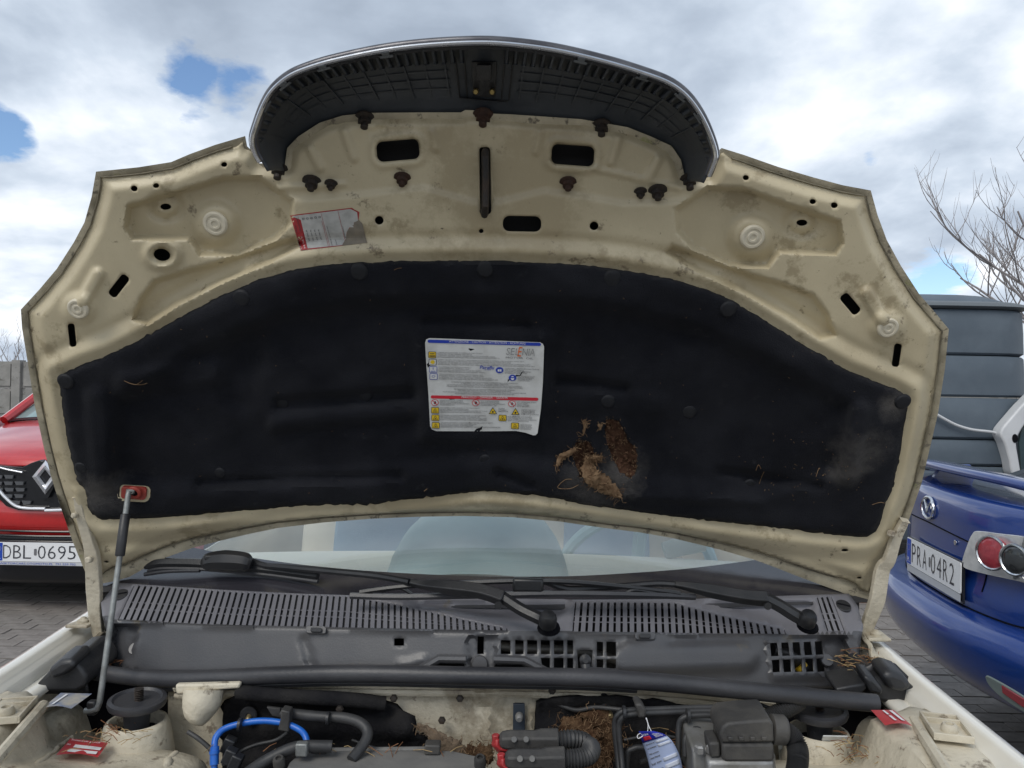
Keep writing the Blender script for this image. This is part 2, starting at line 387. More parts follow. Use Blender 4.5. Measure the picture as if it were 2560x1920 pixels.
B_edge = [(255, 1459), (290, 1452), (324, 1442), (370, 1416), (417, 1393), (480, 1370), (550, 1352), (613, 1337), (694, 1320), (810, 1306), (926, 1297), (1042, 1292), (1160, 1290), (1280, 1293), (1400, 1304), (1511, 1320), (1600, 1331), (1685, 1346), (1800, 1374), (1888, 1400), (1945, 1421), (2003, 1444), (2060, 1465), (2102, 1480), (2148, 1503), (2178, 1503)]
R_edge = [(2191, 1485), (2215, 1430), (2245, 1370), (2275, 1292), (2304, 1208), (2322, 1132), (2345, 1034), (2362, 924), (2372, 823), (2335, 778), (2298, 735), (2252, 664), (2217, 600), (2194, 538), (2177, 476), (2107, 463), (2032, 443), (1945, 417), (1859, 387), (1804, 370)]
F_edge = [(1795, 378), (1796, 400), (1772, 440), (1711, 437), (1702, 399), (1679, 365), (1627, 341), (1569, 318), (1454, 298), (1280, 286), (1233, 284), (1221, 277), (1163, 275), (1152, 281), (1071, 281), (926, 282), (856, 289), (799, 307), (746, 341), (718, 370), (712, 412), (648, 408), (634, 380), (618, 366)]
skin = dens(L_edge+B_edge+R_edge+F_edge, 14)
def inset(poly, d):
    P = np.array(poly); n = len(P); a = np.roll(P, 3, 0); b = np.roll(P, -3, 0); t = b-a; t /= np.linalg.norm(t, axis=1)[:, None]
    nrm = np.stack([t[:, 1], -t[:, 0]], 1); q = P+nrm*2
    if inpoly(q, P).mean() < .5: nrm = -nrm
    return P+nrm*(d[:, None] if np.ndim(d) else d)
front = pdist(skin, F_edge, False) < 6
dd = np.where(front, 2.0, 20.0); dd = np.where((skin[:, 1] > 1250) & (np.abs(skin[:, 0]-1212) < 950), 12+28*np.abs((skin[:, 0]-1212)/960)**3, dd)
ksm = np.ones(5)/5; dd = np.convolve(np.r_[dd[-2:], dd, dd[:2]], ksm, 'valid')
inner = inset(skin, dd)
pad = [(142, 941), (203, 912), (278, 884), (359, 843), (463, 785), (550, 739), (637, 701), (723, 675), (810, 661), (984, 652), (1130, 650), (1280, 652), (1454, 661), (1569, 675), (1685, 698), (1772, 724), (1836, 753), (1917, 803), (2032, 875), (2119, 924), (2183, 950), (2235, 970), (2268, 988), (2272, 1005), (2266, 1045), (2258, 1092), (2246, 1156), (2238, 1202), (2229, 1231), (2212, 1266), (2203, 1310), (2190, 1332), (2165, 1343), (2140, 1345), (2032, 1332), (1917, 1318), (1800, 1306), (1685, 1293), (1569, 1277), (1454, 1263), (1396, 1248), (1330, 1238), (1240, 1231), (1186, 1231), (1100, 1242), (926, 1260), (752, 1266), (579, 1280), (400, 1296), (297, 1300), (255, 1300), (235, 1290), (217, 1269), (212, 1225), (192, 1206), (188, 1189), (177, 1146), (163, 1074), (150, 972)]
pad = np.array(pad, float)
slots = [rrect(297, 715, 64, 24, 9, rad(-52)), rrect(180, 838, 58, 18, 7, rad(84)), rrect(2126, 760, 60, 25, 9, rad(50)), rrect(2242, 888, 58, 19, 7, rad(-82)),
         rrect(1305, 560, 96, 40, 16, rad(1)), rrect(995, 376, 106, 50, 15, rad(-5)), rrect(1432, 388, 106, 50, 15, rad(4)), rrect(1213, 452, 27, 168, 8, rad(-1)),
         ell(405, 637, 21, 15, 18, .2), ell(414, 517, 14, 8, 14), ell(335, 471, 9, 8, 12, .4), ell(390, 464, 8, 7, 12), ell(560, 411, 8, 7, 12),
         ell(2005, 557, 14, 8, 14), ell(1865, 444, 8, 7, 12), ell(2032, 504, 8, 7, 12), ell(2086, 513, 9, 8, 12), ell(948, 551, 11, 11, 16), ell(1203, 578, 6, 6, 10), ell(1485, 565, 11, 11, 16),
         ell(2112, 1376, 9, 4, 10), ell(303, 1339, 7, 4, 10), ell(2148, 1445, 6, 3, 8), ell(266, 1405, 6, 3, 8), ell(306, 1340, 3, 2, 6)][:-1]
holes = [s for s in slots]
# relief of the stamped panel, millimetres towards the engine
recA = [(318, 512), (430, 480), (560, 440), (650, 440), (735, 500), (730, 560), (690, 600), (600, 640), (500, 640), (470, 600), (330, 600), (310, 570)]
recB = [(330, 800), (350, 745), (385, 700), (470, 672), (540, 655), (640, 622), (740, 590), (760, 610), (680, 655), (560, 705), (450, 760), (370, 812)]
bead = lambda a, b: [a, b]
def relief(p):
    h = np.zeros(len(p)); do = pdist(p, inner)
    h += 13*sst(do, 2, 34)                                              # channel standing off the outer skin
    dp = pdist(p, pad); outp = ~inpoly(p, pad)
    h += np.where(outp, 7*np.exp(-((dp-26)/16)**2), 0)                  # ridge that follows the liner
    h -= np.where(outp, 3.5*np.exp(-((dp-62)/12)**2), 0)
    for poly in (recA, mir(recA)): h -= 25*sst(sdf(p, np.array(poly)), -3, 14)
    for poly in (recB, mir(recB)): h -= 19*sst(sdf(p, np.array(poly)), -4, 13)
    for (x, y, r, a) in ((540, 558, 62, 15), (1880, 592, 62, 15), (197, 772, 46, 9), (2218, 818, 46, 9)):
        h += a*(1-sst(np.hypot(p[:, 0]-x, (p[:, 1]-y)*1.06), r*.55, r*1.15))
    for (x, y, r, a) in ((405, 637, 44, 8), (414, 517, 44, -7), (2005, 557, 44, -7)):
        d = np.hypot(p[:, 0]-x, (p[:, 1]-y)*1.25); h += a*np.exp(-((d-r*.85)/(r*.25))**2)
    for a, b, wd, am in (((205, 755), (243, 688), 20, 9), ((2208, 800), (2168, 735), 20, 9), ((775, 372), (800, 420), 12, 6), ((862, 330), (885, 395), 13, 6), ((1545, 345), (1528, 405), 13, 6), ((1645, 398), (1625, 440), 12, 6), ((930, 330), (960, 322), 10, -3),
                         ((1080, 330), (1090, 372), 10, 4), ((1350, 330), (1340, 380), 10, 4), ((1480, 420), (1700, 470), 9, 4), ((700, 470), (860, 460), 9, 4)):
        h += am*(1-sst(pdist(p, [a, b], False), wd*.45, wd*1.1))
    for s in (slots[5], slots[6]): d = pdist(p, s); h += np.where(~inpoly(p, s), 5*np.exp(-((d-10)/9)**2), 0)
    stp = [(640, 470), (740, 500), (860, 492), (960, 480), (1060, 470), (1180, 505), (1250, 505), (1360, 478), (1460, 492), (1560, 510), (1690, 505), (1780, 490)]
    ys = np.interp(p[:, 0], [q[0] for q in stp], [q[1] for q in stp]); inx = sst(p[:, 0], 620, 720)*(1-sst(p[:, 0], 1700, 1810))
    h -= 7*(1-sst(p[:, 1]-ys, -12, 8))*inx                              # front third stands deeper
    low = np.array([(250, 1425), (330, 1385), (440, 1352), (600, 1315), (800, 1288), (1000, 1272), (1225, 1266), (1450, 1280), (1650, 1312), (1800, 1340), (1950, 1385), (2080, 1440)])
    h += 6*np.exp(-(pdist(p, low, False)/13)**2)
    h += .5*np.sin(p[:, 0]*.031+1)*np.sin(p[:, 1]*.027)
    h -= 26*sst(sdf(p, pad), 6, 40)                                     # panel is dished behind the liner
    return h/1000
hood = None
ex = np.concatenate([inset(dens(q, 8), d_) for q0 in (recA, recB) for q in (q0, mir(q0)) for d_ in (-3., 2.5, 8., 13.)]); ex = ex[inpoly(ex, inner) & (pdist(ex, inner) > 6)]
for h_ in holes: ex = ex[~inpoly(ex, h_) & (pdist(ex, h_) > 4)]
P, T = cdt(inner, holes, 7.5, ex)
mb = MB(); mb.add(hs_(P[:, 0], P[:, 1], relief(P)), T)
hood = mb.build('bonnet', [m_cream], car, smooth=60, solid=.0016, soff=-1); hood['label'] = 'cream stamped bonnet underside with holes and ribs'
# outer skin with its hem
mb = MB(); P2, T2 = cdt(skin, [], 26)
d_o = pdist(P2, skin); front_v = hs_(P2[:, 0], P2[:, 1], -.0015-.040*sst(d_o, 22, 75))
back_v = hs_(P2[:, 0], P2[:, 1], -.009-.040*sst(d_o, 10, 75))
k = len(P2); mb.add(front_v, T2)
mb.m = [0 if d_o[list(t)].min() < 34 else 2 for t in T2]; mb.add(back_v, [t[::-1] for t in T2], 1)
idx = {tuple(np.round(q, 3)): i for i, q in enumerate(P2)}; ring = [idx.get(tuple(np.round(q, 3))) for q in skin]; ring = [r for r in ring if r is not None]
for i in range(len(ring)): a, b = ring[i], ring[(i+1) % len(ring)]; mb.f.append((a, b, b+k, a+k)); mb.m.append(0)
mb.build('outer_skin', [m_rim, m_body, mat('primer_and_shade_grey', (.05, .05, .052), rough=.7)], hood, smooth=50)  # grey primer inside, dark also to paint the shade behind the holes
MB().tube([p for p in hs_(*inset(skin, dd-3.0)[~front].T, .0008)][3:-3], .0011, 5).build('sealant_bead', [mat('grimy_sealant', (.20, .175, .12), (.10, .088, .06), 60, .7)], hood)
# ---- liner
rd = lambda x, y, r: np.array([x, y, r])
tears = [np.array([(1512, 1052), (1528, 1046), (1548, 1052), (1562, 1080), (1570, 1100), (1590, 1120), (1594, 1150), (1590, 1180), (1575, 1195), (1550, 1180), (1530, 1150), (1518, 1120), (1512, 1085)], float),
         np.array([(1436, 1108), (1460, 1100), (1480, 1115), (1490, 1140), (1485, 1165), (1470, 1195), (1450, 1200), (1440, 1165), (1430, 1135)], float)]
padj = dens(pad, 11); padj = padj+np.random.normal(0, 1.9, padj.shape)
gro = rrect(337, 1231, 78, 38, 13, rad(3)); 
P, T = cdt(padj, [gro]+[dens(t, 10)+np.random.normal(0, 2, dens(t, 10).shape) for t in tears], 11)
def liner(p):
    d = sdf(p, pad); h = 13*sst(d, -2, 10)+2*sst(d, 10, 40)
    rec = np.array([(300, 1000), (480, 880), (700, 790), (900, 755), (1225, 745), (1500, 760), (1750, 820), (1950, 920), (2120, 1010), (2100, 1180), (1900, 1235), (1600, 1200), (1400, 1165), (1225, 1150), (1000, 1175), (700, 1200), (420, 1225), (280, 1200)], float)
    h -= 20*sst(sdf(p, rec), -22, 30)
    for a, b, wd, am in (((620, 860), (600, 980), 60, -8), ((700, 1010), (1040, 985), 22, -8), ((690, 1060), (1040, 1022), 26, 8), ((1390, 950), (1560, 975), 20, -8), ((1450, 1000), (1640, 1010), 40, 5), ((500, 1210), (1000, 1190), 18, -9), ((240, 1000), (260, 1200), 40, 6), ((2150, 1030), (2120, 1190), 34, 8),
                         ((1800, 1180), (2050, 1215), 16, -8), ((320, 960), (520, 930), 45, 8), ((1250, 1180), (1330, 1215), 16, -8), ((1065, 805), (1320, 812), 18, -6), ((1560, 1240), (1900, 1255), 14, 5)):
        h += 1.5*am*(1-sst(pdist(p, np.array([a, b], float), False), wd*.3, wd*1.1))
    lab = np.array([(1050, 835), (1375, 845), (1355, 1100), (1062, 1090)], float); k = sst(sdf(p, lab), -30, 4); h = h*(1-k)+6.0*k
    h += 6.0*np.sin(p[:, 0]*.011+p[:, 1]*.006)*np.sin(p[:, 1]*.017-p[:, 0]*.004+1)*sst(d, 0, 60)*(1-k)
    for t in tears: h += 5*np.exp(-(pdist(p, t)/14)**2)
    h += .9*np.sin(p[:, 0]*.05+np.sin(p[:, 1]*.04)*2)+.7*np.sin(p[:, 1]*.061+p[:, 0]*.02)
    return (h+11)/1000
mb = MB(); mb.add(hs_(P[:, 0], P[:, 1], liner(P)), T)
for x_, y_, r_ in ((2150, 1120, .10), (2235, 1010, .06), (2120, 1170, .07), (250, 1230, .10), (1480, 1220, .12), (1550, 1180, .10)): felt_scuff(hs_(np.array(x_*1.), np.array(y_*1.), .02), r_)
mb.build('sound_liner', [m_felt], hood, smooth=70, solid=.006, label='torn black felt liner')
def on_liner(x, y, n=0.): 
    p = np.array([[x, y]], float); return hs_(p[:, 0], p[:, 1], liner(p)+n)[0]
def on_panel(x, y, n=0.):
    p = np.array([[x, y]], float); return hs_(p[:, 0], p[:, 1], relief(p)+n)[0]
# cavity seen through the holes is the space up to the skin's darkened inner face: nothing to build
# ---- liner clips
me = MB().lathe([(.0135, 0), (.0135, .002), (.011, .0045), (.006, .0058), (.001, .006)], (0, 0, 0), (0, 0, 1), 20, capt=True).build('c', [m_clip], mesh_only=True, smooth=30)
HR = Matrix((HU, -HV, HN)).transposed().to_4x4() if False else Matrix([[HU[i], HV[i], HN[i]] for i in range(3)]).to_4x4()
HRf = Matrix([[HU[i], np.cross(HN, HU)[i], HN[i]] for i in range(3)]).to_4x4()
def put(name, me, p, parent, s=1.0, R=None, rz=0):
    M = Matrix.Translation(V(p)) @ (R or HRf) @ Matrix.Rotation(rz, 4, 'Z') @ Matrix.Scale(s, 4); return place(name, me, parent, M)
for (x, y, s) in ((898, 679, 1.25), (1213, 672, 1.2), (1530, 695, 1.25), (605, 744, 1.25), (1820, 772, 1.2), (165, 952, 1.2), (204, 1168, 1.0), (2256, 1003, 1.2), (2236, 1208, 1.0), (705, 1006, 1.15), (912, 987, 1.15), (1520, 1002, 1.1), (1722, 1028, 1.15), (550, 1181, .95), (1213, 1148, .95), (1873, 1209, .9)):
    put('liner_clip', me, on_liner(x, y, -.0025), hood, s*.80)
# ---- rubber bump stops
me = MB().lathe([(.0185, 0), (.0185, .004), (.016, .0065), (.013, .0065), (.012, .0052), (.009, .0052), (.008, .0068), (.005, .0068), (.0042, .0052), (.001, .0052)], (0, 0, 0), (0, 0, 1), 26).build('b', [mat('cream_bump_stop', (.62, .57, .45), (.52, .47, .36), 30, .5)], mesh_only=True, smooth=30)
for (x, y, s) in ((540, 558, 1.0), (1880, 591, 1.0), (197, 771, .86), (2218, 818, .86)): put('bump_stop', me, on_panel(x, y, -.001), hood, s)
# ---- bolts
me1 = MB().lathe([(.0125, 0), (.0125, .002), (.008, .0035), (.008, .009), (.0045, .0095), (.0045, .015), (.003, .016)], (0, 0, 0), (0, 0, 1), 14).build('b', [m_bolt], mesh_only=True, smooth=25)
me2 = me1.copy(); me2.materials[0] = m_rust
bx3 = basis((0, -.42, -.91)); BR = Matrix([[bx3[c][i] for c in range(3)] for i in range(3)]).to_4x4()
for (x, y, s, r) in ((913, 303, 1.05, 0), (1208, 296, 1.1, 1), (1503, 322, 1.05, 0), (697, 430, 1.05, 0), (780, 460, 1.0, 0), (828, 466, .7, 0), (1006, 451, .9, 1), (1420, 462, .9, 1), (1601, 486, .7, 0), (1644, 483, 1.0, 0), (1723, 456, 1.05, 0)):
    place('bolt', me2 if r else me1, hood, Matrix.Translation(V(on_panel(x, y-8, -.001))) @ BR @ Matrix.Scale(s*1.12, 4))
# ---- latch striker
mb = MB()
mb.tube([on_panel(1213, 378, .002), on_panel(1213, 390, .012), on_panel(1214, 450, .016), on_panel(1213, 515, .022), on_panel(1211, 537, .012), on_panel(1208, 528, .002)], .0055, 8)
mb.build('latch_striker', [m_bolt], hood)
# ---- service sticker, torn
m_sgrey = mat('bare_adhesive', (.23, .20, .155), (.17, .15, .12), 60, .8); m_sred = flat('sticker_red', (.36, .03, .035)); m_sw = mat('sticker_white', (.47, .47, .45), (.36, .36, .34), 60, .6)
def st_px(q): return np.array([700+q[0]/8.508, 500+q[1]/8.508])
def st_map(qs, n): 
    q = np.array([st_px(a) for a in qs]); return hs_(q[:, 0], q[:, 1], relief(q)+n)
mb = MB()
def stpoly(qs, n, mi):
    P_, T_ = cdt(dens(qs, 60), [], 60); pp = np.array([st_px(a) for a in P_]); mb.add(hs_(pp[:, 0], pp[:, 1], relief(pp)+n), T_, mi)
base = [(215, 325), (1530, 165), (1580, 205), (1690, 255), (1670, 420), (1750, 500), (1850, 910), (440, 1075)]
stpoly(base, .0006, 1); 
stpoly([(235, 345), (1500, 190), (1640, 260), (1660, 440), (1570, 480), (1560, 580), (1480, 580), (1420, 680), (1400, 820), (1320, 960), (590, 1030), (440, 420)], .0010, 2)
stpoly([(1580, 480), (1670, 420), (1750, 500), (1850, 910), (1320, 970), (1400, 820), (1430, 660), (1490, 590)], .0010, 0)
stpoly([(345, 710), (480, 690), (580, 1050), (450, 1065)], .0013, 1)
def sttext(st, a, b, h, mi, n=.0016, shear=0):
    q, fs, asp = text2d(st, shear); a = np.array(a, float); b = np.array(b, float); d = b-a; up = np.array([d[1], -d[0]])/np.linalg.norm(d)*h
    pp = np.array([st_px(a+d*x+up*y) for x, y in q]); mb.add(hs_(pp[:, 0], pp[:, 1], relief(pp)+n), fs, mi)
sttext('Motor-', (375, 680), (330, 500), 42, 3); sttext('ölwechsel', (455, 665), (375, 385), 42, 3)
sttext('LIQUI', (470, 1040), (400, 800), 50, 2); sttext('MOLY', (540, 1020), (470, 760), 26, 4)
for i, t_ in enumerate(('SAE 15W-40', 'SAE 10W-40', 'SAE 5W-40', 'SAE 0W-40')): sttext(t_, (640+i*85, 870-i*8), (575+i*85, 635-i*4), 30, 3)
sttext('Ölfilter gewechselt:', (1130, 970), (1010, 540), 36, 3); sttext('Nächster Ölwechsel', (1400, 810), (1340, 560), 30, 3); sttext('Datum', (1220, 950), (1190, 840), 30, 3)
for i in range(5): 
    c = np.array((495+i*87, 403-i*10)); 
    for a, b in (((-18, -18), (18, -14)), ((18, -18), (18, 18)), ((18, 18), (-18, 14)), ((-18, 18), (-18, -18))):
        a = c+a; b = c+b; d = (b-a)/np.linalg.norm(b-a); nn = np.array([-d[1], d[0]])*3.5; stp_ = [a-nn, b-nn, b+nn, a+nn]
        mb.add(st_map(stp_, .0016), [(0, 1, 2, 3)], 3)
for a, b in (((380, 340), (580, 1030)), ((870, 280), (1060, 985)), ((890, 450), (1030, 990)), ((1230, 230), (1380, 850))):
    a = np.array(a, float); b = np.array(b, float); q = dens([a, b], 80, False); mb.add(st_map([x+(3, 0) for x in q]+[x-(3, 0) for x in q], .0015), [(i, i+1, len(q)+i+1, len(q)+i) for i in range(len(q)-1)], 1)
mb.build('service_sticker', [m_sgrey, m_sred, m_sw, m_ink, m_wht], hood, smooth=0, label='torn white and red oil change sticker')
# ---- warning label
mb = MB(); LS = 5.925
def lpx(q): q = np.asarray(q, float); return np.stack([1040+q[..., 0]/LS, 820+q[..., 1]/LS], -1)
def lmap(q, n=0.):
    p = lpx(np.atleast_2d(q)); c = np.atleast_2d(q)
    curl = .006*sst(c[:, 0], 1350, 1850)*sst(c[:, 1], 1250, 1600)
    return hs_(p[:, 0], p[:, 1], .0185+n+curl)
def lpoly(qs, n, mi, step=120):
    qs = dens(qs, step); P_, T_ = cdt(qs, [], step); mb.add(lmap(P_, n), T_, mi)
lab = [(200, 148), (1840, 212), (1880, 235), (1897, 275), (1880, 800), (1850, 1200), (1800, 1560), (1770, 1588), (1735, 1590), (1620, 1550), (1480, 1525), (1000, 1530), (300, 1528), (235, 1500), (208, 1450), (185, 1000), (150, 500), (135, 220), (150, 170)]
lpoly(lab, 0, 0, 60)
def bar(x0, y0, x1, y1, t, mi):
    a = np.array((x0, y0), float); b = np.array((x1, y1), float); d = (b-a)/np.linalg.norm(b-a); nn = np.array([-d[1], d[0]])*t/2; r = t/2
    pts = [a+d*r+(-d*math.cos(q)*r+nn*math.sin(q)) for q in np.linspace(-math.pi/2, math.pi/2, 7)]+[b-d*r+(d*math.cos(q)*r-nn*math.sin(q)) for q in np.linspace(-math.pi/2, math.pi/2, 7)]
    lpoly(pts, .0008, mi, 90)
bar(172, 195, 1852, 243, 46, 1); bar(218, 1020, 1812, 1056, 46, 2)
SL = .030
def ltext(st, x, y, w_, h, mi=3, sl=SL, shear=0, n=.0013, off=0.):
    q, fs, asp = text2d(st, shear, off); d = np.array([1, sl])*w_; up = np.array([0, -h]); pts = np.array([np.array((x, y), float)+d*a+up*b for a, b in q]); mb.add(lmap(pts, n), fs, mi)
ltext('ATTENZIONE - CAUTION - ATTENTION - ACHTUNG', 490, 212, 1130, 30, 4); ltext('PERICOLO - DANGER - GEFAHR', 676, 1038, 685, 30, 4, .015)
def lines(ls, x, y, dy, wmul, h=19, ctr=None, sl=SL):
    for i, s in enumerate(ls):
        wd = len(s)*wmul; xx = x if ctr is None else ctr-wd/2; ltext(s, xx, y+dy*i+(xx-x)*sl, wd, h, 6, sl)
lines(["LUBRIFICANTE MOTORE. SI CONSIGLIA L'USO DI OLIO", 'ENGINE OIL. WE RECOMMEND YOU USE OIL', "LUBRIFIANT MOTEUR. NOUS CONSEILLONS L'UTILISATION DE L'HUILE", 'MOTORSCHMIERUNG. EMPFOHLEN WIRD DIE VERWENDUNG DER FLUSSIGKEIT OL'], 320, 372, 23, 14.2, sl=.022)
lines(["LIQUIDO CIRCUITO FRENI TIPO DOT 4. NON SUPERARE IL LIVELLO MAX. SI CONSIGLIA L'USO DI LIQUIDO TUTELA TOP 4", 'BRAKE FLUID TYPE DOT 4. DO NOT EXCEED MAX. LEVEL. WE RECOMMEND YOU USE TUTELA TOP 4 LIQUID', "LIQUIDE CIRCUIT DES FREINS. NE PAS DEPASSER LE NIVEAU MAXI. NOUS CONSEILLONS L'UTILISATION DU LIQUIDE TUTELA TOP 4", 'BREMSFLUSSIGKEIT TYP DOT 4. HOCHSTSTAND NICHT UBERSCHREITEN. EMPFOHLEN WIRD DIE VERWENDUNG DER FLUSSIGKEIT TUTELA TOP 4'], 325, 480, 22, 12.0, sl=.025)
lines(["SI CONSIGLIA L'USO DI LIQUIDO PARAFLU", 'WE RECOMMEND YOU USE PARAFLU LIQUID', "NOUS CONSEILLONS L'UTILISATION DU LIQUIDE PARAFLU", 'EMPFOHLEN WIRD DIE VERWENDUNG DER FLUSSIGKEIT PARAFLU'], 335, 588, 22, 13.0, sl=.025)
lines(["TERGICRISTALLO. SI CONSIGLIA L'USO DI LIQUIDO SC35", 'WINDSHIELD WASHER. WE RECOMMEND YOU USE SC35 LIQUID', "ESSUIE-GLACE. NOUS CONSEILLONS L'UTILISATION DU LIQUIDE SC35", 'SCHEIBENWISCHER. EMPFOHLEN WIRD DIE VERWENDUNG DER FLUSSIGKEIT SC35'], 340, 695, 22, 13.0, sl=.025)
lines(['CONSULTARE IL LIBRETTO USO E MANUTENZIONE', 'REFER TO OWNER HANDBOOK', "CONSULTER LA NOTICE D'ENTRETIEN", 'BETRIEBSANLEITUNG BEACHTEN'], 1315, 608, 22, 12.5, sl=.035)
lines(['PROTEGGERE GLI OCCHI', 'WEAR EYE PROTECTION', 'PROTEGER LES YEUX', 'AUGEN SCHUTZEN'], 1505, 722, 22, 12.5, sl=.035)
lines(["LE MODIFICHE ALL'IMPIANTO ELETTRICO POSSONO COMPROMETTERE IL FUNZIONAMENTO", 'ALTERATIONS TO ELECTRICAL SYSTEM MAY IMPAIR OPERATION', "LES MODIFICATIONS SUR L'EQUIPEMENT ELECTRIQUE PEUVENT COMPROMETTRE LE FONCTIONNEMENT", 'ANDERUNGEN AN DER ELEKTRISCHEN ANLAGE KONNEN DIE FUNKTIONSTUCHTIGKEIT BEEINTRACHTIGEN'], 515, 808, 22, 13.2, ctr=1015, sl=.025)
lines(['PER RAGIONI DI SICUREZZA E DI GARANZIA IMPIEGARE SOLO RICAMBI ORIGINALI', 'FOR SAFETY AND WARRANTY REASONS, USE ONLY ORIGINAL SPARE PARTS', "POUR DES RAISONS DE SECURITE ET DE GARANTIE, UTILISER UNIQUEMENT DES PIECES DE RECHANGE D'ORIGINE", 'AUS SICHERHEITS-UND GARANTIEGRUNDEN NUR ORIGINAL-ERSATZTEILE EINBAUEN'], 575, 915, 22, 12.7, ctr=1015, sl=.02)
lines(['TENERE A DISTANZA I BAMBINI', "KEEP OUT OF CHILDREN'S REACH", 'NE PAS LAISSER A PORTEE DES ENFANTS', 'KINDER FERNHALTEN'], 353, 1084, 21, 12.5, sl=.02)
lines(['NON AVVICINARE FIAMME', 'KEEP AWAY FROM FLAMES', 'NE PAS APPROCHER DES FLAMMES', 'FLAMMEN FERNHALTEN'], 958, 1092, 21, 13, sl=.025)
lines(['NON APPOGGIARE LE MANI', 'DO NOT TOUCH', 'NE PAS TOUCHER', 'NICHT BERUHREN'], 1495, 1108, 21, 13, sl=.03)
lines(['NON APRIRE IL TAPPO QUANDO IL MOTORE E CALDO', 'DO NOT OPEN CAP WITH ENGINE WARM', 'NE PAS ENLEVER LE BOUCHON LORSQUE LE MOTEUR EST CHAUD', 'VERSCHLUSSDECKEL NICHT BEI WARMEM MOTOR OFFNEN'], 358, 1192, 21, 13.2, sl=.015)
lines(['SCOPPIO', 'EXPLOSION', 'BERSTGEFAHR'], 1222, 1202, 21, 13, sl=.03); lines(['LIQUIDO CORROSIVO', 'CORROSIVE LIQUID', 'LIQUIDE CORROSIF', 'KORROSIVE FLUSSIGKEIT'], 1560, 1222, 21, 12.5, sl=.035)
lines(['PUO AVVIARSI AUTOMATICAMENTE ANCHE CON MOTORE FERMO', 'MAY START AUTOMATICALLY EVEN WITH ENGINE OFF', 'PEUT DEMARRER AUTOMATIQUEMENT MEME AVEC MOTEUR COUPE', 'KANN AUCH BEI STEHENDEM MOTOR AUTOMATISCH ANSPRINGEN'], 362, 1303, 21, 13.2, sl=.012)
lines(['NON APRIRE, GAS ALTA PRESSIONE', 'HIGH PRESSURE GAS, DO NOT OPEN', 'NE PAS OUVRIR, GAZ A HAUTE PRESSION', 'NICHT OFFNEN, HOCHDRUCKGAS'], 1360, 1322, 21, 12, sl=.035)
lines(['ORGANI IN MOVIMENTO. NON AVVICINARE PARTI DEL CORPO O VESTITI', 'MOVING PARTS. KEEP BODY AND CLOTHING CLEAR', 'ORGANES EN MOUVEMENT. NE PAS APPROCHER', 'MASCHINENTEILE IN BEWEGUNG. KORPERTEILE UND KLEIDUNGSSTUCKE FERNHALTEN'], 366, 1412, 21, 12.6, sl=.01)
lines(['ALTA TENSIONE', 'HIGH VOLTAGE', 'HAUTE TENSION', 'HOCHSPANNUNG'], 1547, 1440, 21, 13, sl=.05)
ltext('SEL', 1335, 395, 190, 100, 6, .04, .18, off=-.012); ltext('NIA', 1575, 405, 180, 100, 6, .04, .18, off=-.012); ltext('SEL', 1348, 388, 170, 76, 0, .04, .18, .0016, off=-.03); ltext('NIA', 1588, 398, 160, 76, 0, .04, .18, .0016, off=-.03)
ltext('E', 1500, 420, 80, 140, 7, .04, .3); ltext('MOTOR  OIL', 1330, 450, 410, 26, 6, .04)
ltext('Paraflu', 945, 605, 215, 50, 1, .04, .2, off=.012); ltext('al 50%', 1015, 626, 95, 18, 1, .04, .2)
def sq(x, y, w_, h, c0, c1): lpoly(rrect(x, y, w_, h, 12, .03, 3), .0010, c0, 200); lpoly(rrect(x, y, w_-14, h-14, 8, .03, 3), .0013, c1, 200)
for (x, y, a, b) in ((240, 397, 3, 5), (246, 505, 3, 8), (254, 615, 1, 0), (260, 720, 1, 0), (283, 1220, 3, 5), (287, 1330, 3, 5), (292, 1443, 3, 5), (1282, 1333, 3, 5), (1466, 1450, 3, 5)): sq(x, y, 116, 92, a, b)
lpoly(ell(246, 505, 32, 30, 16), .0017, 5, 200); lpoly(rrect(240, 382, 70, 10, 3), .0017, 3, 200); lpoly(rrect(240, 415, 86, 16, 3), .0017, 3, 200); lpoly(rrect(254, 600, 8, 36, 2), .0017, 1, 200); lpoly(rrect(254, 640, 70, 8, 2), .0017, 1, 200); lpoly(ell(260, 715, 26, 16, 12), .0017, 1, 200); lpoly(ell(260, 715, 20, 11, 12), .0019, 0, 200)
def tri(x, y, r, a, b):
    lpoly([(x, y-r), (x+r*1.05, y+r*.75), (x-r*1.05, y+r*.75)], .0018, a, 200); r *= .76; y += 2; lpoly([(x, y-r), (x+r*1.05, y+r*.75), (x-r*1.05, y+r*.75)], .0021, b, 200); lpoly(ell(x, y+r*.25, r*.36, r*.34, 8), .0024, a, 200)
for (x, y) in ((283, 1222), (287, 1332), (292, 1447), (1282, 1335), (1466, 1452)): tri(x, y, 36, 3, 5)
tri(1138, 1230, 58, 3, 5); tri(1473, 1242, 58, 3, 5)
for (x, y) in ((1238, 625), (1430, 738)): lpoly(ell(x, y, 57, 46, 20), .0012, 1, 200)
lpoly(rrect(1238, 628, 56, 34, 4), .0016, 4, 200); lpoly(rrect(1238, 628, 4, 34, 1), .0018, 1, 200); lpoly(ell(1430, 742, 26, 32, 12), .0016, 4, 200); lpoly(rrect(1430, 735, 50, 14, 4), .0019, 1, 200)
for (x, y) in ((278, 1105), (884, 1108), (1420, 1122)):
    lpoly(ell(x, y, 56, 47, 22), .0012, 2, 200); lpoly(ell(x, y, 47, 39, 22), .0014, 0, 200); lpoly(ell(x+4, y+2, 17, 24, 10), .0017, 3 if x < 1400 else 6, 200)
    lpoly([(x-40, y-30), (x-33, y-36), (x+40, y+30), (x+33, y+36)], .0020, 2, 200)
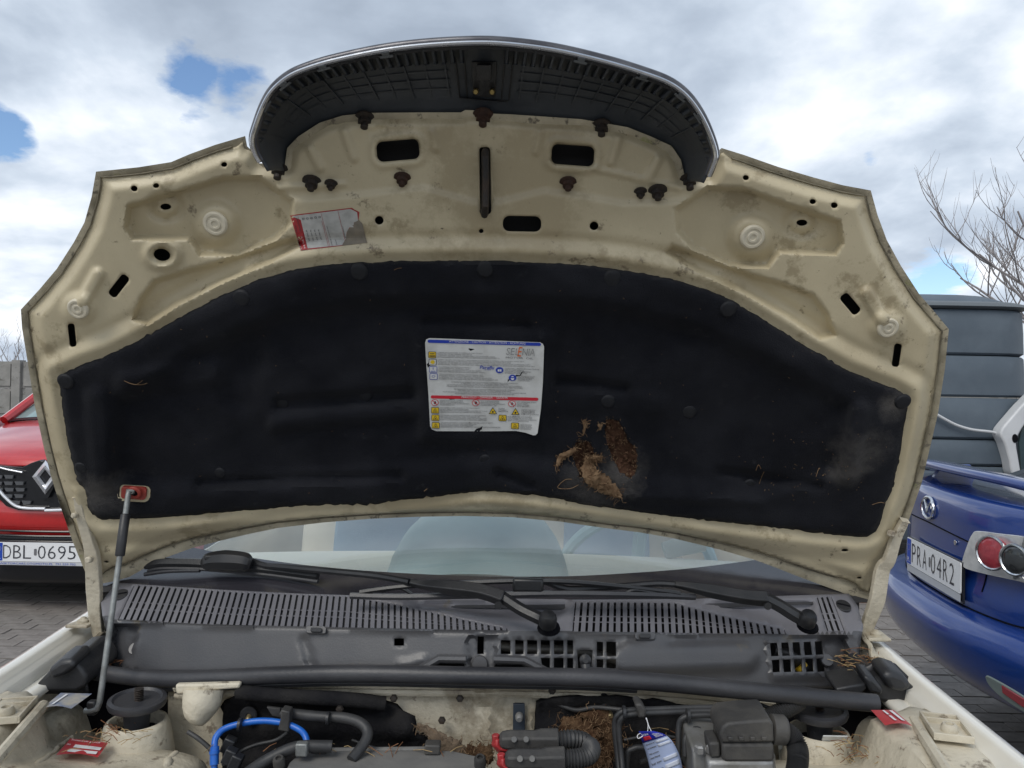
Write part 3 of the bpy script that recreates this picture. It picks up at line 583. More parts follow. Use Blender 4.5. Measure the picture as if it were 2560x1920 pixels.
mb.build('warning_label', [m_lab, m_blue, m_red, m_ink, m_wht, m_yel, m_gry, m_orange, m_lab], hood, smooth=0, label='curled white warning label with blue and red bars')
# ---- torn fibre showing through the liner
def fibre_lump(name, path, radii, strands, seed, parent, place_fn, m0=m_fib, m1=m_fib2, spread=.85, flatz=.45, slen=.013):
    rs = np.random.RandomState(seed); mbx = MB(); pts = [V(place_fn(x, y, n)) for x, y, n in path]
    P_ = cat([tuple(p) for p in pts], 6); R_ = np.interp(np.linspace(0, len(radii)-1, len(P_)), range(len(radii)), radii)
    n = 14; G = []
    for i, p in enumerate(P_):
        t = V(P_[min(i+1, len(P_)-1)])-V(P_[max(i-1, 0)]); t.normalize(); nn = Vector(HN); sd = t.cross(nn).normalized()
        G.append([V(p)+sd*(R_[i]*math.cos(2*math.pi*k/n)*(1+rs.normal(0, .2)))+nn*(R_[i]*flatz*math.sin(2*math.pi*k/n)*(1+rs.normal(0, .3))) for k in range(n)])
    mbx.grid(np.array(G), 0, cv=True)
    for _ in range(strands):
        i = rs.randint(len(P_)); p = V(P_[i])+Vector(rs.normal(0, R_[i]*.55*spread, 3)); p += Vector(HN)*abs(rs.normal(0, R_[i]*.22)); d = Vector(rs.normal(0, 1, 3)).normalized(); q = [p]
        for s in range(5): d = (d+Vector(rs.normal(0, .5, 3))).normalized(); q.append(q[-1]+d*slen*rs.uniform(.12, .3))
        mbx.tube(q, rs.uniform(.00025, .0006), 3, int(rs.rand() > .45))
    return mbx.build(name, [m0, m1], parent, smooth=60)
for k_, t_ in enumerate(tears):
    rs = np.random.RandomState(50+k_); q_ = dens(t_, 7); q_ = q_+(q_-q_.mean(0))*.10; Pq, Tq = cdt(q_, [], 5); nz = .0025*np.sin(Pq[:, 0]*.31+3*np.sin(Pq[:, 1]*.13))*np.sin(Pq[:, 1]*.23)+rs.normal(0, .0011, len(Pq))
    o = MB(); o.add(hs_(Pq[:, 0], Pq[:, 1], liner(Pq)-.004+nz), Tq)
    for _ in range(120):
        x, y = Pq[rs.randint(len(Pq))]; a = rs.uniform(0, 6.3); l = rs.uniform(2, 7); c_ = rs.normal(0, 2, 2)
        o.tube([on_liner(x, y, -.001), on_liner(x+l*math.cos(a)*.5+c_[0], y+l*math.sin(a)*.5+c_[1], .0015), on_liner(x+l*math.cos(a), y+l*math.sin(a), 0)], rs.uniform(.0002, .0004), 3, 1)
    o.build('torn_fibre', [mat('rusty_padding', (.090, .047, .030), (.050, .027, .018), 45, .95, bump=.9, bscale=300, spec=.1, spots=[((.20, .125, .075), 70, .60)]), m_fib2], hood, smooth=50)
if False: fibre_lump('torn_fibre', [(1530, 1062, -.004), (1545, 1090, -.006), (1560, 1125, -.006), (1572, 1160, -.006), (1572, 1190, -.002)], [.014, .018, .026, .024, .010], 340, 1, hood, on_liner)
if False: fibre_lump('torn_fibre', [(1455, 1112, -.006), (1462, 1140, -.008), (1458, 1175, -.010)], [.014, .018, .012], 160, 2, hood, on_liner)
fibre_lump('torn_fibre', [(1475, 1140, .004), (1472, 1165, .008), (1478, 1190, .010), (1500, 1205, .010), (1525, 1222, .009), (1552, 1242, .004)], [.006, .011, .015, .015, .013, .004], 170, 3, hood, on_liner, m_fib2, m_fib, slen=.016)
fibre_lump('torn_fibre', [(1440, 1122, .004), (1420, 1134, .006), (1402, 1145, .006), (1393, 1165, .003)], [.004, .0055, .006, .002], 50, 4, hood, on_liner, m_fib2, m_fib, slen=.012)
fibre_lump('torn_fibre', [(1475, 1150, .006), (1490, 1146, .010), (1506, 1144, .006)], [.005, .006, .003], 80, 5, hood, on_liner, m_fib2, m_fib, slen=.012)
fibre_lump('torn_fibre', [(1461, 1050, .002), (1462, 1068, .003), (1458, 1088, .001)], [.003, .002, .001], 30, 6, hood, on_liner, m_fib2, m_fib2, slen=.012)
fibre_lump('torn_fibre', [(1500, 1060, .001), (1502, 1068, .001)], [.004, .003], 14, 8, hood, on_liner, m_fib2, m_fib2, slen=.01)
# loose threads caught on the liner
rs = np.random.RandomState(11); mb = MB()
def thread(pts, r=.0006): mb.tube([on_liner(x, y, .0015) for x, y in cat(pts, 5)], r, 4)
thread([(1430, 1198), (1412, 1200), (1394, 1218), (1410, 1222), (1430, 1220), (1446, 1212)]); thread([(310, 952), (330, 960), (352, 962), (368, 958)]); thread([(340, 962), (352, 955), (356, 951)], .0004); thread([(985, 675), (995, 671), (1004, 670)], .0005); thread([(1890, 1176), (1896, 1162), (1902, 1172)]); thread([(2180, 1262), (2200, 1256), (2212, 1258)], .0005); thread([(1898, 1210), (1905, 1190), (1910, 1180)], .0005)
thread([(2040, 1192), (2046, 1174), (2050, 1170)], .0005); thread([(1060, 1228), (1068, 1222)], .0006)
for i in range(150):
    x, y = rs.uniform(250, 2150), rs.uniform(720, 1260)
    if rs.rand() < .4: x, y = rs.normal(2050, 90), rs.normal(1180, 60)
    if not inpoly(np.array([[x, y]]), pad)[0]: continue
    a = rs.uniform(0, 6.3); l = rs.uniform(1, 5); thread([(x, y), (x+l*math.cos(a), y+l*math.sin(a))], rs.uniform(.0002, .00045))
mb.build('lint', [m_fib2], hood, kind='stuff')
# ---- prop rod with its grommet
mb = MB(); mb.prism([on_liner(x, y, -.004) for x, y in rrect(337, 1230, 82, 42, 14, rad(3))][::-1], V(HN)*.0045); mb.build('prop_plate', [m_cream], hood, bevel=.001)
mb = MB(); mb.prism([on_liner(x, y, .0005) for x, y in rrect(337, 1229, 62, 30, 7, rad(4))][::-1], V(HN)*.006)
mb.lathe([(.0125, 0), (.0125, .004), (.010, .0055), (.007, .0055), (.006, .003)], on_liner(337, 1230, .0062), HN, 18, capt=False); mb.lathe([(.0065, 0), (.0062, .0035)], on_liner(337, 1230, .0064), HN, 12, mi=1)
mb.build('prop_grommet', [m_hredy, m_dark], hood, bevel=.0012)
top = V(on_liner(322, 1226, .010)); bot = V(at(248, 1765, 1.20)); d = bot-top
rod = MB(); pth = [on_liner(336, 1230, .002), on_liner(330, 1228, .012), top]+[top+d*t for t in (.03, .1, .3, .6, .9, .985)]
e = bot; pth += [e+Vector((-.003, 0, -.004)), e+Vector((-.012, .0, -.007)), e+Vector((-.022, .0, -.008))]
rod.tube(pth, .0047, 10); prod = rod.build('prop_rod', [m_steel], car)
MB().tube([top+d*t for t in (.12, .125, .32, .325)], [.0066, .0078, .0078, .0066], 12).build('foam_sleeve', [m_blk], prod)
MB().box(bot+Vector((-.012, .004, -.004)), (.014, .014, .022)).build('rod_pivot', [m_blk], prod, bevel=.003)
# ================================================================== grille on the bonnet's nose
g_out = cat([(662, 432), (646, 404), (634, 382), (627, 350), (637, 312), (654, 266), (677, 226), (718, 190), (770, 167), (839, 147), (955, 123), (1071, 109), (1198, 103), (1290, 108), (1396, 123), (1511, 150), (1598, 176), (1673, 204), (1720, 239), (1754, 286), (1778, 338), (1792, 385), (1786, 410), (1776, 436), (1764, 462)], 6)
g_in = cat([(706, 436), (708, 412), (714, 372), (742, 342), (795, 308), (852, 290), (922, 283), (1000, 281), (1071, 281), (1152, 281), (1221, 279), (1280, 288), (1370, 292), (1454, 300), (1569, 321), (1630, 345), (1680, 368), (1704, 399), (1713, 434), (1716, 462)], 6)
NS = 120; GO = resample(g_out, NS); GI = resample(g_in, NS)
def gp(s, t, n):
    """grille back: s along the arc, t from the bonnet edge outwards, n raised towards the engine"""
    i = np.clip(s*(NS-1), 0, NS-1); k = np.arange(NS)
    a = np.stack([np.interp(i, k, GI[:, c]) for c in (0, 1)], -1); b = np.stack([np.interp(i, k, GO[:, c]) for c in (0, 1)], -1)
    q = a+(b-a)*np.asarray(t)[..., None]; return hs_(q[..., 0], q[..., 1], .085*np.asarray(t))+HN*np.asarray(n)[..., None]
S_, T_ = np.meshgrid(np.linspace(0, 1, NS), np.linspace(-.12, 1, 18), indexing='ij')
prof = -.014*np.sin(np.clip(T_, 0, 1)*math.pi)**.7-.010
mb = MB(); mb.grid(gp(S_, T_, prof)); grille = mb.build('grille', [m_grl], car, smooth=60, solid=.003)
for i, s in enumerate(np.r_[np.linspace(.07, .43, 11), np.linspace(.57, .93, 11)]):
    t = np.linspace(.20, .70, 9); wd = .0016; A = []
    for ds in (-wd, wd): A.append(gp(np.full(9, s+ds), t, -.014*np.sin(t*math.pi)**.7-.011)); 
    for ds in (wd, -wd): A.append(gp(np.full(9, s+ds), t, np.full(9, -.013-.003*(i % 2))))
    G = np.stack([A[0], A[1], A[2], A[3]], 1); MB().grid(G, cv=True).build('grille_rib', [m_grl], grille, smooth=30)
for t0 in (.32, .45, .58):
    s = np.linspace(.06, .94, 90); s = s[(s < .44) | (s > .56)]
    for part in (s[s < .5], s[s > .5]):
        A = [gp(part, np.full(len(part), t0+dt), np.full(len(part), nn)) for dt, nn in ((-.014, -.028), (.014, -.028), (.014, -.017), (-.014, -.017))]
        MB().grid(np.stack(A, 1), cv=True).build('grille_crossbar', [m_grl], grille, smooth=30)
# stub ribs and light tabs along the outer rim
for i, s in enumerate(np.linspace(.03, .97, 62)):
    if abs(s-.5) < .03: continue
    t = np.linspace(.70, .93, 5); A = [gp(np.full(5, s+ds), t, np.full(5, nn)) for ds, nn in ((-.0026, -.03), (.0026, -.03), (.0026, .000+.004*(i % 3 == 0)), (-.0026, .000))]
    G = np.stack(A, 1); o = MB(); o.grid(G, cv=True); o.f += [(0, 1, 2, 3), (16, 17, 18, 19)]; o.m += [0, 0]; o.build('rim_rib', [m_grl], grille, smooth=0, bevel=.0012)
for s in (.075, .12, .165, .235, .34, .66, .765, .835, .88, .925):
    o = MB(); 
    for (ds, t0, t1) in ((.011, .86, .90), (.006, .90, .95)):
        A = np.array([gp(np.array([s+a]), np.array([t]), np.array([nn]))[0] for a, t, nn in ((-ds, t0, 0), (ds, t0, 0), (ds, t1, 0), (-ds, t1, 0), (-ds, t0, .006), (ds, t0, .006), (ds, t1, .006), (-ds, t1, .006))])
        o.add(A, [(0, 1, 2, 3), (7, 6, 5, 4), (0, 4, 5, 1), (1, 5, 6, 2), (2, 6, 7, 3), (3, 7, 4, 0)])
    o.build('rim_tab', [m_tab], grille, smooth=0, bevel=.0008)
# badge mount in the middle of the grille
c0 = lambda ds, t, n: gp(np.array([.5+ds]), np.array([t]), np.array([n]))[0]
o = MB(); o.prism([c0(-.022, .20, -.03), c0(.022, .20, -.03), c0(.022, .70, -.03), c0(-.022, .70, -.03)], V(HN)*.016); o.prism([c0(-.013, .45, -.012), c0(.013, .45, -.012), c0(.013, .66, -.012), c0(-.013, .66, -.012)], V(HN)*.012)
o.prism([c0(-.05, .20, -.028), c0(.05, .16, -.035), c0(.05, .185, -.035), c0(-.05, .185, -.035)], V(HN)*.02)
for q in (-.05, -.035, .035, .05): o.prism([c0(q-.0012, .18, -.035), c0(q+.0012, .18, -.035), c0(q+.0012, .8, -.035), c0(q-.0012, .8, -.035)], V(HN)*.02)
o.build('badge_mount', [m_blk], grille, smooth=0, bevel=.001)
for q in (-.016, .016): MB().lathe([(.003, 0), (.0045, .004), (.003, .012)], c0(q, .28, -.012), HN, 10).build('screw', [mat('brass_yellow', (.36, .27, .1), rough=.4, metal=.8)], grille)
s = np.linspace(0.02, .985, 140)
A = gp(s, np.full(140, .975), np.full(140, .000)); MB().tube(A, .0030, 8, sx=1.0).build('chrome_trim', [m_chr], grille, label='bright chrome rim')
A = gp(s, np.full(140, 1.0), np.full(140, -.010)); MB().tube(A, .0062, 10).build('trim_backing', [mat('dull_trim', (.07, .07, .08), (.13, .13, .14), 30, .3, metal=.5)], grille)
A = gp(s, np.full(140, .935), np.full(140, -.004)); MB().tube(A, .0045, 8).build('trim_gasket', [m_blk], grille)
# ================================================================== hinges
def strap(name, pix, wid, th, mats, parent, Ys=None):
    """flat bent bar through photo pixels at given distances"""
    P_ = np.array([at(x, y, Y) for x, y, Y in pix]); P_ = cat(P_, 5); mbx = MB(); G = []
    for i, p in enumerate(P_):
        t = V(P_[min(i+1, len(P_)-1)])-V(P_[max(i-1, 0)]); t.normalize(); sd = t.cross(Vector((0, 1, 0))).normalized(); fw = sd.cross(t)
        wv = wid if not hasattr(wid, '__len__') else float(np.interp(i/(len(P_)-1), np.linspace(0, 1, len(wid)), wid))
        G.append([V(p)+sd*(wv/2)+fw*th, V(p)+sd*(wv/2)-fw*th, V(p)-sd*(wv/2)-fw*th, V(p)-sd*(wv/2)+fw*th])
    mbx.grid(np.array(G), cv=True); n = len(G); mbx.f += [(0, 1, 2, 3), (4*n-1, 4*n-2, 4*n-3, 4*n-4)]; mbx.m += [0, 0]
    return mbx.build(name, mats, parent, smooth=30, bevel=.0015)
hl = strap('bonnet_hinge', [(196, 1240, 1.33), (205, 1290, 1.345), (222, 1350, 1.36), (232, 1395, 1.37), (236, 1470, 1.385), (240, 1540, 1.395), (250, 1600, 1.40)], [.012, .016, .018, .024, .026, .022, .016], .006, [m_bay], car)
MB().lathe([(.005, 0), (.005, .006), (.003, .008)], at(190, 1288, 1.335), (-.3, -1, 0), 12).build('hinge_pin', [m_bay], hl)
MB().lathe([(.006, 0), (.006, .008), (.004, .010)], at(226, 1398, 1.355), (0, -1, 0), 12).build('hinge_pin', [m_bay], hl)
hr = strap('bonnet_hinge', [(2262, 1300, 1.33), (2240, 1345, 1.345), (2222, 1400, 1.36), (2205, 1425, 1.37), (2192, 1500, 1.38), (2170, 1560, 1.395), (2152, 1622, 1.40)], [.012, .016, .02, .024, .026, .022, .016], .006, [m_bay], car)
MB().lathe([(.006, 0), (.006, .006), (.004, .009)], at(2224, 1333, 1.335), (.3, -1, 0), 12).build('hinge_pin', [m_bay], hr)
# ================================================================== scuttle (cowl) panel
def ipl(tab):
    xs = [t[0] for t in tab]; ys = [t[1] for t in tab]; return lambda x: np.interp(x, xs, ys)
yA = ipl([(250, 1460), (296, 1457), (443, 1467), (558, 1474), (732, 1483), (877, 1488), (1225, 1496), (1440, 1499), (1740, 1497), (1917, 1491), (2120, 1484), (2160, 1484)])
yB = ipl([(250, 1540), (295, 1551), (385, 1558), (529, 1565), (732, 1569), (840, 1572), (1129, 1579), (1361, 1580), (1440, 1583), (1765, 1588), (1964, 1588), (2127, 1584), (2160, 1582)])
yC = ipl([(250, 1672), (443, 1684), (877, 1690), (1225, 1698), (1440, 1706), (1700, 1715), (1925, 1722), (2091, 1722), (2160, 1715)])
sag = lambda x: ((np.asarray(x, float)-1212)/960)**2
YA = lambda x: 1.30+.13*sag(x); YB = lambda x: 1.215+.135*sag(x); YC = lambda x: 1.192+.13*sag(x)
def cowlY(x, y):
    x = np.asarray(x, float); y = np.asarray(y, float); a, b, c = yA(x), yB(x), yC(x)
    t = (y-a)/(b-a); s = (y-b)/(c-b)
    Y1 = YA(x)+(YB(x)-YA(x))*t; Y2 = YB(x)+(YC(x)-YB(x))*s
    return np.where(y < b, Y1, Y2)
def cow(x, y, n=0.):
    """scuttle surface; n is metres towards the camera"""
    return at(x, y, cowlY(x, y)-n)
def cowl_relief(p):
    x, y = p[:, 0], p[:, 1]; h = np.zeros(len(p))
    for poly, am in (([(900, 1500), (1000, 1508), (1180, 1545), (1300, 1572), (1380, 1570), (1425, 1530), (1432, 1500)], -.022), ([(1690, 1500), (1760, 1520), (1860, 1545), (1960, 1572), (2020, 1574), (2045, 1540), (2038, 1496)], -.020)):
        h += am*sst(sdf(p, np.array(poly, float)), -4, 22)
    for a, b, wd, am in (((1560, 1650), (1860, 1640), 46, .012), ((1570, 1610), (1660, 1600), 14, .004), ((760, 1600), (780, 1670), 14, -.006), ((1000, 1660), (1060, 1650), 12, .004)):
        h += am*(1-sst(pdist(p, np.array([a, b], float), False), wd*.4, wd*1.1))
    for poly, am in (([(285, 1562), (352, 1566), (330, 1640), (300, 1674), (270, 1668)], -.022), ([(2052, 1595), (2112, 1592), (2125, 1660), (2095, 1690), (2060, 1690)], -.022), ([(1165, 1590), (1245, 1590), (1235, 1690), (1175, 1690)], -.008), ([(1910, 1600), (2050, 1600), (2062, 1700), (1930, 1704)], .006)):
        h += am*sst(sdf(p, np.array(poly, float)), -1, 5)
    lip = np.abs(y-yB(x)); h += .0035*np.exp(-(lip/5)**2)
    return h
# grille openings on the deck
def slot_group(tab):
    """tab: (x_top, y_top, x_bottom, y_bottom) control slots -> polygon and interpolator"""
    T = np.array(tab, float); return T
GL = np.array([(334, 1463, 295, 1548), (600, 1481, 578, 1562), (867, 1491, 860, 1568), (985, 1510, 985, 1571), (1086, 1531, 1087, 1573), (1158, 1548, 1160, 1574), (1268, 1570, 1269, 1576)], float)
GR = np.array([(1438, 1505, 1431, 1578), (1560, 1505, 1560, 1580), (1686, 1507, 1690, 1582), (1802, 1538, 1808, 1583), (1892, 1557, 1898, 1584), (1962, 1573, 1966, 1585)], float)
GX = np.array([(2042, 1494, 2068, 1577), (2080, 1492, 2112, 1576)], float)
def gpoly(G): return np.concatenate([G[:, :2], G[::-1, 2:]])
outl = np.concatenate([[(296, 1457)], [(x, float(yA(x))) for x in np.linspace(330, 2100, 60)], [(2122, 1484), (2145, 1515), (2158, 1569), (2152, 1600), (2148, 1660), (2150, 1712)], [(x, float(yC(x))) for x in np.linspace(2120, 300, 60)], [(268, 1670), (272, 1600), (256, 1540), (252, 1506), (280, 1471)]])
vents = []
for i, (x0, x1) in enumerate(((1252, 1276), (1288, 1309), (1318, 1343), (1352, 1375), (1385, 1409), (1418, 1433))):
    vents.append([(x0, 1600), (x1, 1601), (x1, 1635), (x0, 1635)])
    if i > 2: vents.append([(x0, 1645), (x1, 1645), (x1, 1676 if i > 3 else 1674), (x0 if i > 3 else x0+4, 1676 if i > 3 else 1668)])
vents.append([(1443, 1625), (1482, 1625), (1478, 1680), (1446, 1680)])
for x0, x1 in ((1492, 1508), (1516, 1540)): vents += [[(x0, 1604), (x1, 1605), (x1, 1640), (x0, 1640)], [(x0, 1648), (x1, 1648), (x1, 1673), (x0, 1673)]]
for i in range(5):
    x0 = 1925+i*28; x1 = x0+20; k = i*.9
    vents += [[(x0, 1607-k), (x1-2, 1606-k), (x1+3, 1640-k), (x0+3, 1641-k)], [(x0+4, 1650-k), (x1+4, 1649-k), (x1+6, 1680-k*.4), (x0+7, 1681-k*.4)]]
vents += [[(985, 1596), (1010, 1596), (1010, 1614), (985, 1614)], [(1194, 1591), (1210, 1591), (1209, 1635), (1193, 1635)]]
arch = [[(1070, 1672), (1100, 1659), (1160, 1660), (1166, 1677), (1090, 1677)], [(1236, 1661), (1302, 1662), (1330, 1675), (1325, 1680), (1232, 1679)]]
holes = [gpoly(GL), gpoly(GR), gpoly(GX)]+[np.array(v, float) for v in vents]+[np.array(v, float) for v in arch]
P, T = cdt(dens(outl, 12), [dens(h, 14) for h in holes], 11)
mb = MB(); mb.add(at(P[:, 0], P[:, 1], cowlY(P[:, 0], P[:, 1])-cowl_relief(P)), T)
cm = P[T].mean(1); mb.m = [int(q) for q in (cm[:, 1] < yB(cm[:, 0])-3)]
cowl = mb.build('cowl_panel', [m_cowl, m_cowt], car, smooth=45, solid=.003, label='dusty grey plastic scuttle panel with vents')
def slats(G, n, open_, w_=.64):
    """bars left standing between the slots of one opening"""
    k = np.linspace(0, 1, len(G)); pitch = np.linspace(0, 1, n+1)
    d = np.r_[0, np.cumsum(np.abs(np.diff((G[:, 0]+G[:, 2])/2)))]; d /= d[-1]
    for i in range(n):
        a = pitch[i]+(pitch[1])*.5; wd = pitch[1]*w_/2
        f = lambda q, c: np.interp(q, d, G[:, c])
        tt = np.linspace(-.02, 1.02, 6); quad = []
        for q in (a-wd, a+wd):
            xs = f(q, 0)+(f(q, 2)-f(q, 0))*tt; ys = f(q, 1)+(f(q, 3)-f(q, 1))*tt; quad.append((xs, ys))
        A = [cow(quad[0][0], quad[0][1], -.006), cow(quad[0][0], quad[0][1], .0012), cow(quad[1][0], quad[1][1], .0012), cow(quad[1][0], quad[1][1], -.006)]
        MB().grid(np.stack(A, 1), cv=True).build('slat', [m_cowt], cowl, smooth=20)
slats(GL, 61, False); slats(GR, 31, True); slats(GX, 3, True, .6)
def band(G, t0, t1, n, name, m, n2=None, ex=0):
    q = np.linspace(0, 1, 60); d = np.r_[0, np.cumsum(np.abs(np.diff((G[:, 0]+G[:, 2])/2)))]; d /= d[-1]; f = lambda c: np.interp(q, d, G[:, c]); rows = []
    for t in (t0, t1): rows.append((f(0)+(f(2)-f(0))*t, f(1)+(f(3)-f(1))*t))
    lo = n-.0035 if n2 is None else n2
    A = [cow(*rows[0], n), cow(*rows[1], n), cow(*rows[1], lo), cow(*rows[0], lo)]
    MB().grid(np.stack(A, 1), cv=True).build(name, [m], cowl, smooth=20)
for G in (GL, GR, GX):
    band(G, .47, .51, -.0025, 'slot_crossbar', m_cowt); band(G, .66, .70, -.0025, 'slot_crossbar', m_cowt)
band(GL, -.02, 1.02, -.009, 'slot_floor', mat('slot_floor_grey', (.06, .06, .066), (.09, .087, .083), 30, .7))
# dark tray that closes the scuttle from below
mb = MB(); xs = np.linspace(262, 2148, 40)
G = np.stack([at(xs, yA(xs)+4, YA(xs)+.012), at(xs, yB(xs)+10, YB(xs)+.09), at(xs, yC(xs), YC(xs)+.085), at(xs, yC(xs)+6, YC(xs)+.006)], 0)
mb.grid(G); mb.build('scuttle_tray', [mat('tray_black', (.012, .012, .014), (.03, .028, .025), 20, .8)], cowl)
# things inside the vents
MB().tube([at(x, y, YC(x)+.05) for x, y in cat([(1230, 1615), (1330, 1622), (1420, 1625), (1500, 1640), (1560, 1660)], 6)], .008, 10).build('wiper_linkage', [mat('linkage_steel', (.16, .15, .13), (.09, .085, .08), 30, .5, metal=.5)], cowl)
MB().tube([at(x, y, YC(x)+.055) for x, y in cat([(1930, 1625), (1975, 1640), (2010, 1672)], 6)], .010, 10).build('cable', [m_blk], cowl)
MB().tube([at(2000, 1664, 1.32), at(2007, 1672, 1.318)], .011, 10).build('cable_tape', [flat('yellow_tape', (.7, .45, .03))], cowl)
MB().lathe([(.006, 0), (.009, .004), (.009, .012), (.004, .016)], at(1462, 1648, 1.20), (0, -1, .2), 12).build('washer_fitting', [m_blk], cowl); MB().tube([at(1462, 1650, 1.198), at(1464, 1665, 1.19), at(1466, 1690, 1.185)], .008, 10).build('washer_elbow', [m_blk], cowl)
MB().tube([at(x, y, Y) for x, y, Y in cat([(1468, 1676, 1.185), (1520, 1678, 1.18), (1580, 1690, 1.178), (1640, 1702, 1.18)], 6)], .005, 8).build('washer_hose', [m_rub], cowl)
# screws and the clip pads
def disc(name, x, y, r, n=.002, axis=(0, -1, .35), m=m_cowl, slot=None):
    p = V(cow(np.array([x]), np.array([y]), n)[0])-Vector((0, 0, 0)); rel = cowl_relief(np.array([[x, y]], float))[0]; ax = V(axis).normalized(); p = p+Vector((0, -rel, 0))
    o = MB().lathe([(r, -.003), (r, .0015), (r*.9, .003), (.0005, .0032)], p, ax, 20); o.build(name, [m], cowl, smooth=30)
    if slot is not None:
        xx, yy, zz = basis(ax); R = Matrix([[xx[i], yy[i], zz[i]] for i in range(3)]) @ Matrix.Rotation(slot, 3, 'Z')
        MB().box(p+ax*.0033, (r*1.6, r*.22, .0012), R).build(name+'_slot', [m_dark], cowl, smooth=0)
disc('screw_cover', 303, 1487, .0125, .001, (0, -.5, .8), m_blk, .3); disc('screw_cover', 2108, 1515, .0135, .001, (0, -.5, .8), m_blk, -.3)
disc('cowl_screw', 1199, 1664, .0125, .004, (0, -1, .2)); disc('cowl_screw', 322, 1633, .011, .004, (0, -.8, .6)); disc('cowl_screw', 2080, 1662, .011, .004, (0, -.8, .6))
for x, y in ((791, 1577), (1612, 1592)): 
    q = rrect(x, y, 50, 20, 5, .02); MB().prism([cow(np.array([a]), np.array([b]), .004)[0] for a, b in q][::-1], (0, -.004, .003)).build('clip_pad', [m_cowl], cowl, bevel=.0015)
    q = rrect(x, y-1, 28, 12, 4, .02); MB().prism([cow(np.array([a]), np.array([b]), .009)[0] for a, b in q][::-1], (0, -.003, .002)).build('clip_button', [m_blk], cowl, bevel=.001)
# raised frames round the two arch openings
for pts in ([(1045, 1676), (1098, 1646), (1165, 1647)], [(1234, 1647), (1310, 1650), (1372, 1682)]):
    MB().tube([cow(np.array([x]), np.array([y]), .004)[0] for x, y in dens(pts, 20, False)], .0065, 8).build('arch_frame', [m_cowl], cowl)
# ---- weather strip along the bulkhead
sp = cat([(205, 1672, 1.30), (262, 1684, 1.285), (380, 1697, 1.262), (500, 1697, 1.235), (700, 1688, 1.20), (900, 1684, 1.178), (1200, 1690, 1.165), (1450, 1694, 1.165), (1650, 1706, 1.168), (1850, 1725, 1.170), (2050, 1745, 1.172), (2192, 1758, 1.172)], 10)
MB().tube([at(x, y, Y) for x, y, Y in sp], .0133, 14).build('weather_strip', [m_rub], car, label='loose black rubber strip with its end sticking out')
MB().tube([at(x, y+21, Y+.003) for x, y, Y in sp[22:78]], .0065, 8).build('strip_base', [m_blk], car)
MB().tube([at(x, y, Y) for x, y, Y in cat([(1690, 1706, 1.19), (1900, 1722, 1.19), (2010, 1728, 1.19), (2070, 1740, 1.19)], 6)], .007, 8).build('strip_lip', [m_rub], car)
# ================================================================== windscreen
WS = rad(33.0); WD = np.array([0, math.cos(WS), math.sin(WS)])
xs = np.linspace(232, 2185, 60); base = at(xs, yA(xs)+2, YA(xs)+.012)
def wsp(i, s):
    b = base[i].copy(); k = (b[0]-XC); b = b+WD*s; b[0] = XC+k*(1-.22*s/.8); return b
SS = np.linspace(-.02, .82, 24)
G = np.array([[wsp(i, s) for i in range(60)] for s in SS]); 
m_glass = glass('windscreen_glass', (.95, .99, .98), 1.0, .01, 2.1, .15)
MB().grid(G).build('windscreen', [m_glass], car, smooth=80)
sF = lambda i: .050+.045*((xs[i]-1212)/780)**2+.10*max(0, abs((xs[i]-1212)/976)-.78)**1.3
m_frit = mat('black_frit', (.030, .029, .036), (.040, .038, .045), 5, .16); m_frit.node_tree.nodes['Principled BSDF'].inputs['IOR'].default_value = 2.2
G = np.array([[wsp(i, -.02+(sF(i)+.02)*t)+np.array([0, -math.sin(WS), math.cos(WS)])*.0015 for i in range(60)] for t in np.linspace(0, 1, 8)])
MB().grid(G).build('windscreen_frit', [m_frit], car, smooth=80)
G = np.array([[wsp(i, s)+np.array([0, -math.sin(WS), math.cos(WS)])*q for i in range(60)] for s, q in ((-.022, .003), (-.006, .003), (-.006, .001))])
MB().grid(G).build('screen_gasket', [m_rub], car)
# ---- wipers
def bar_px(path, r, m, name, par, n=8, sx=1.0, seg=6):
    return MB().tube([at(x, y, Y) for x, y, Y in cat(path, seg)], r, n, sx=sx).build(name, [m], par)
wl = bar_px([(1370, 1556, 1.185), (1342, 1543, 1.188), (1300, 1522, 1.20), (1255, 1492, 1.212)], [.013, .0125, .011, .011, .010, .010, .010, .010, .010, .010, .010, .010, .010, .010, .010, .010, .010, .010, .010][:19], m_wip, 'wiper_arm', car)
P_ = cat([(1258, 1496, 1.205), (1200, 1478, 1.215), (1120, 1468, 1.23), (1060, 1462, 1.245), (1024, 1455, 1.25)], 6)
MB().tube([at(x, y, Y) for x, y, Y in P_], np.interp(np.linspace(0, 1, len(P_)), [0, .5, .8, 1], [.0135, .0125, .008, .006]), 4, sx=1.0, up=(0, 1, 0)).build('arm_channel', [m_wip], wl, smooth=20, bevel=.002)
bar_px([(1024, 1455, 1.25), (940, 1440, 1.285), (820, 1428, 1.32), (700, 1417, 1.36), (660, 1413, 1.375), (628, 1402, 1.385), (590, 1397, 1.39), (545, 1398, 1.39)], .0055, m_wip, 'arm_rod', wl)
MB().lathe([(.013, -.012), (.014, 0), (.0125, .006), (.010, .010), (.0005, .012)], at(1370, 1548, 1.172), (0, -.5, .85), 18).build('pivot_cap', [m_wip], wl)
MB().lathe([(.006, 0), (.006, .004)], at(1246, 1512, 1.195), (0, -1, 0), 12).build('pivot_pin', [m_wip], wl)
MB().lathe([(.018, -.004), (.017, 0), (.014, .002)], at(1372, 1566, 1.196), (0, -.4, .9), 18).build('pivot_well', [m_dark], wl)
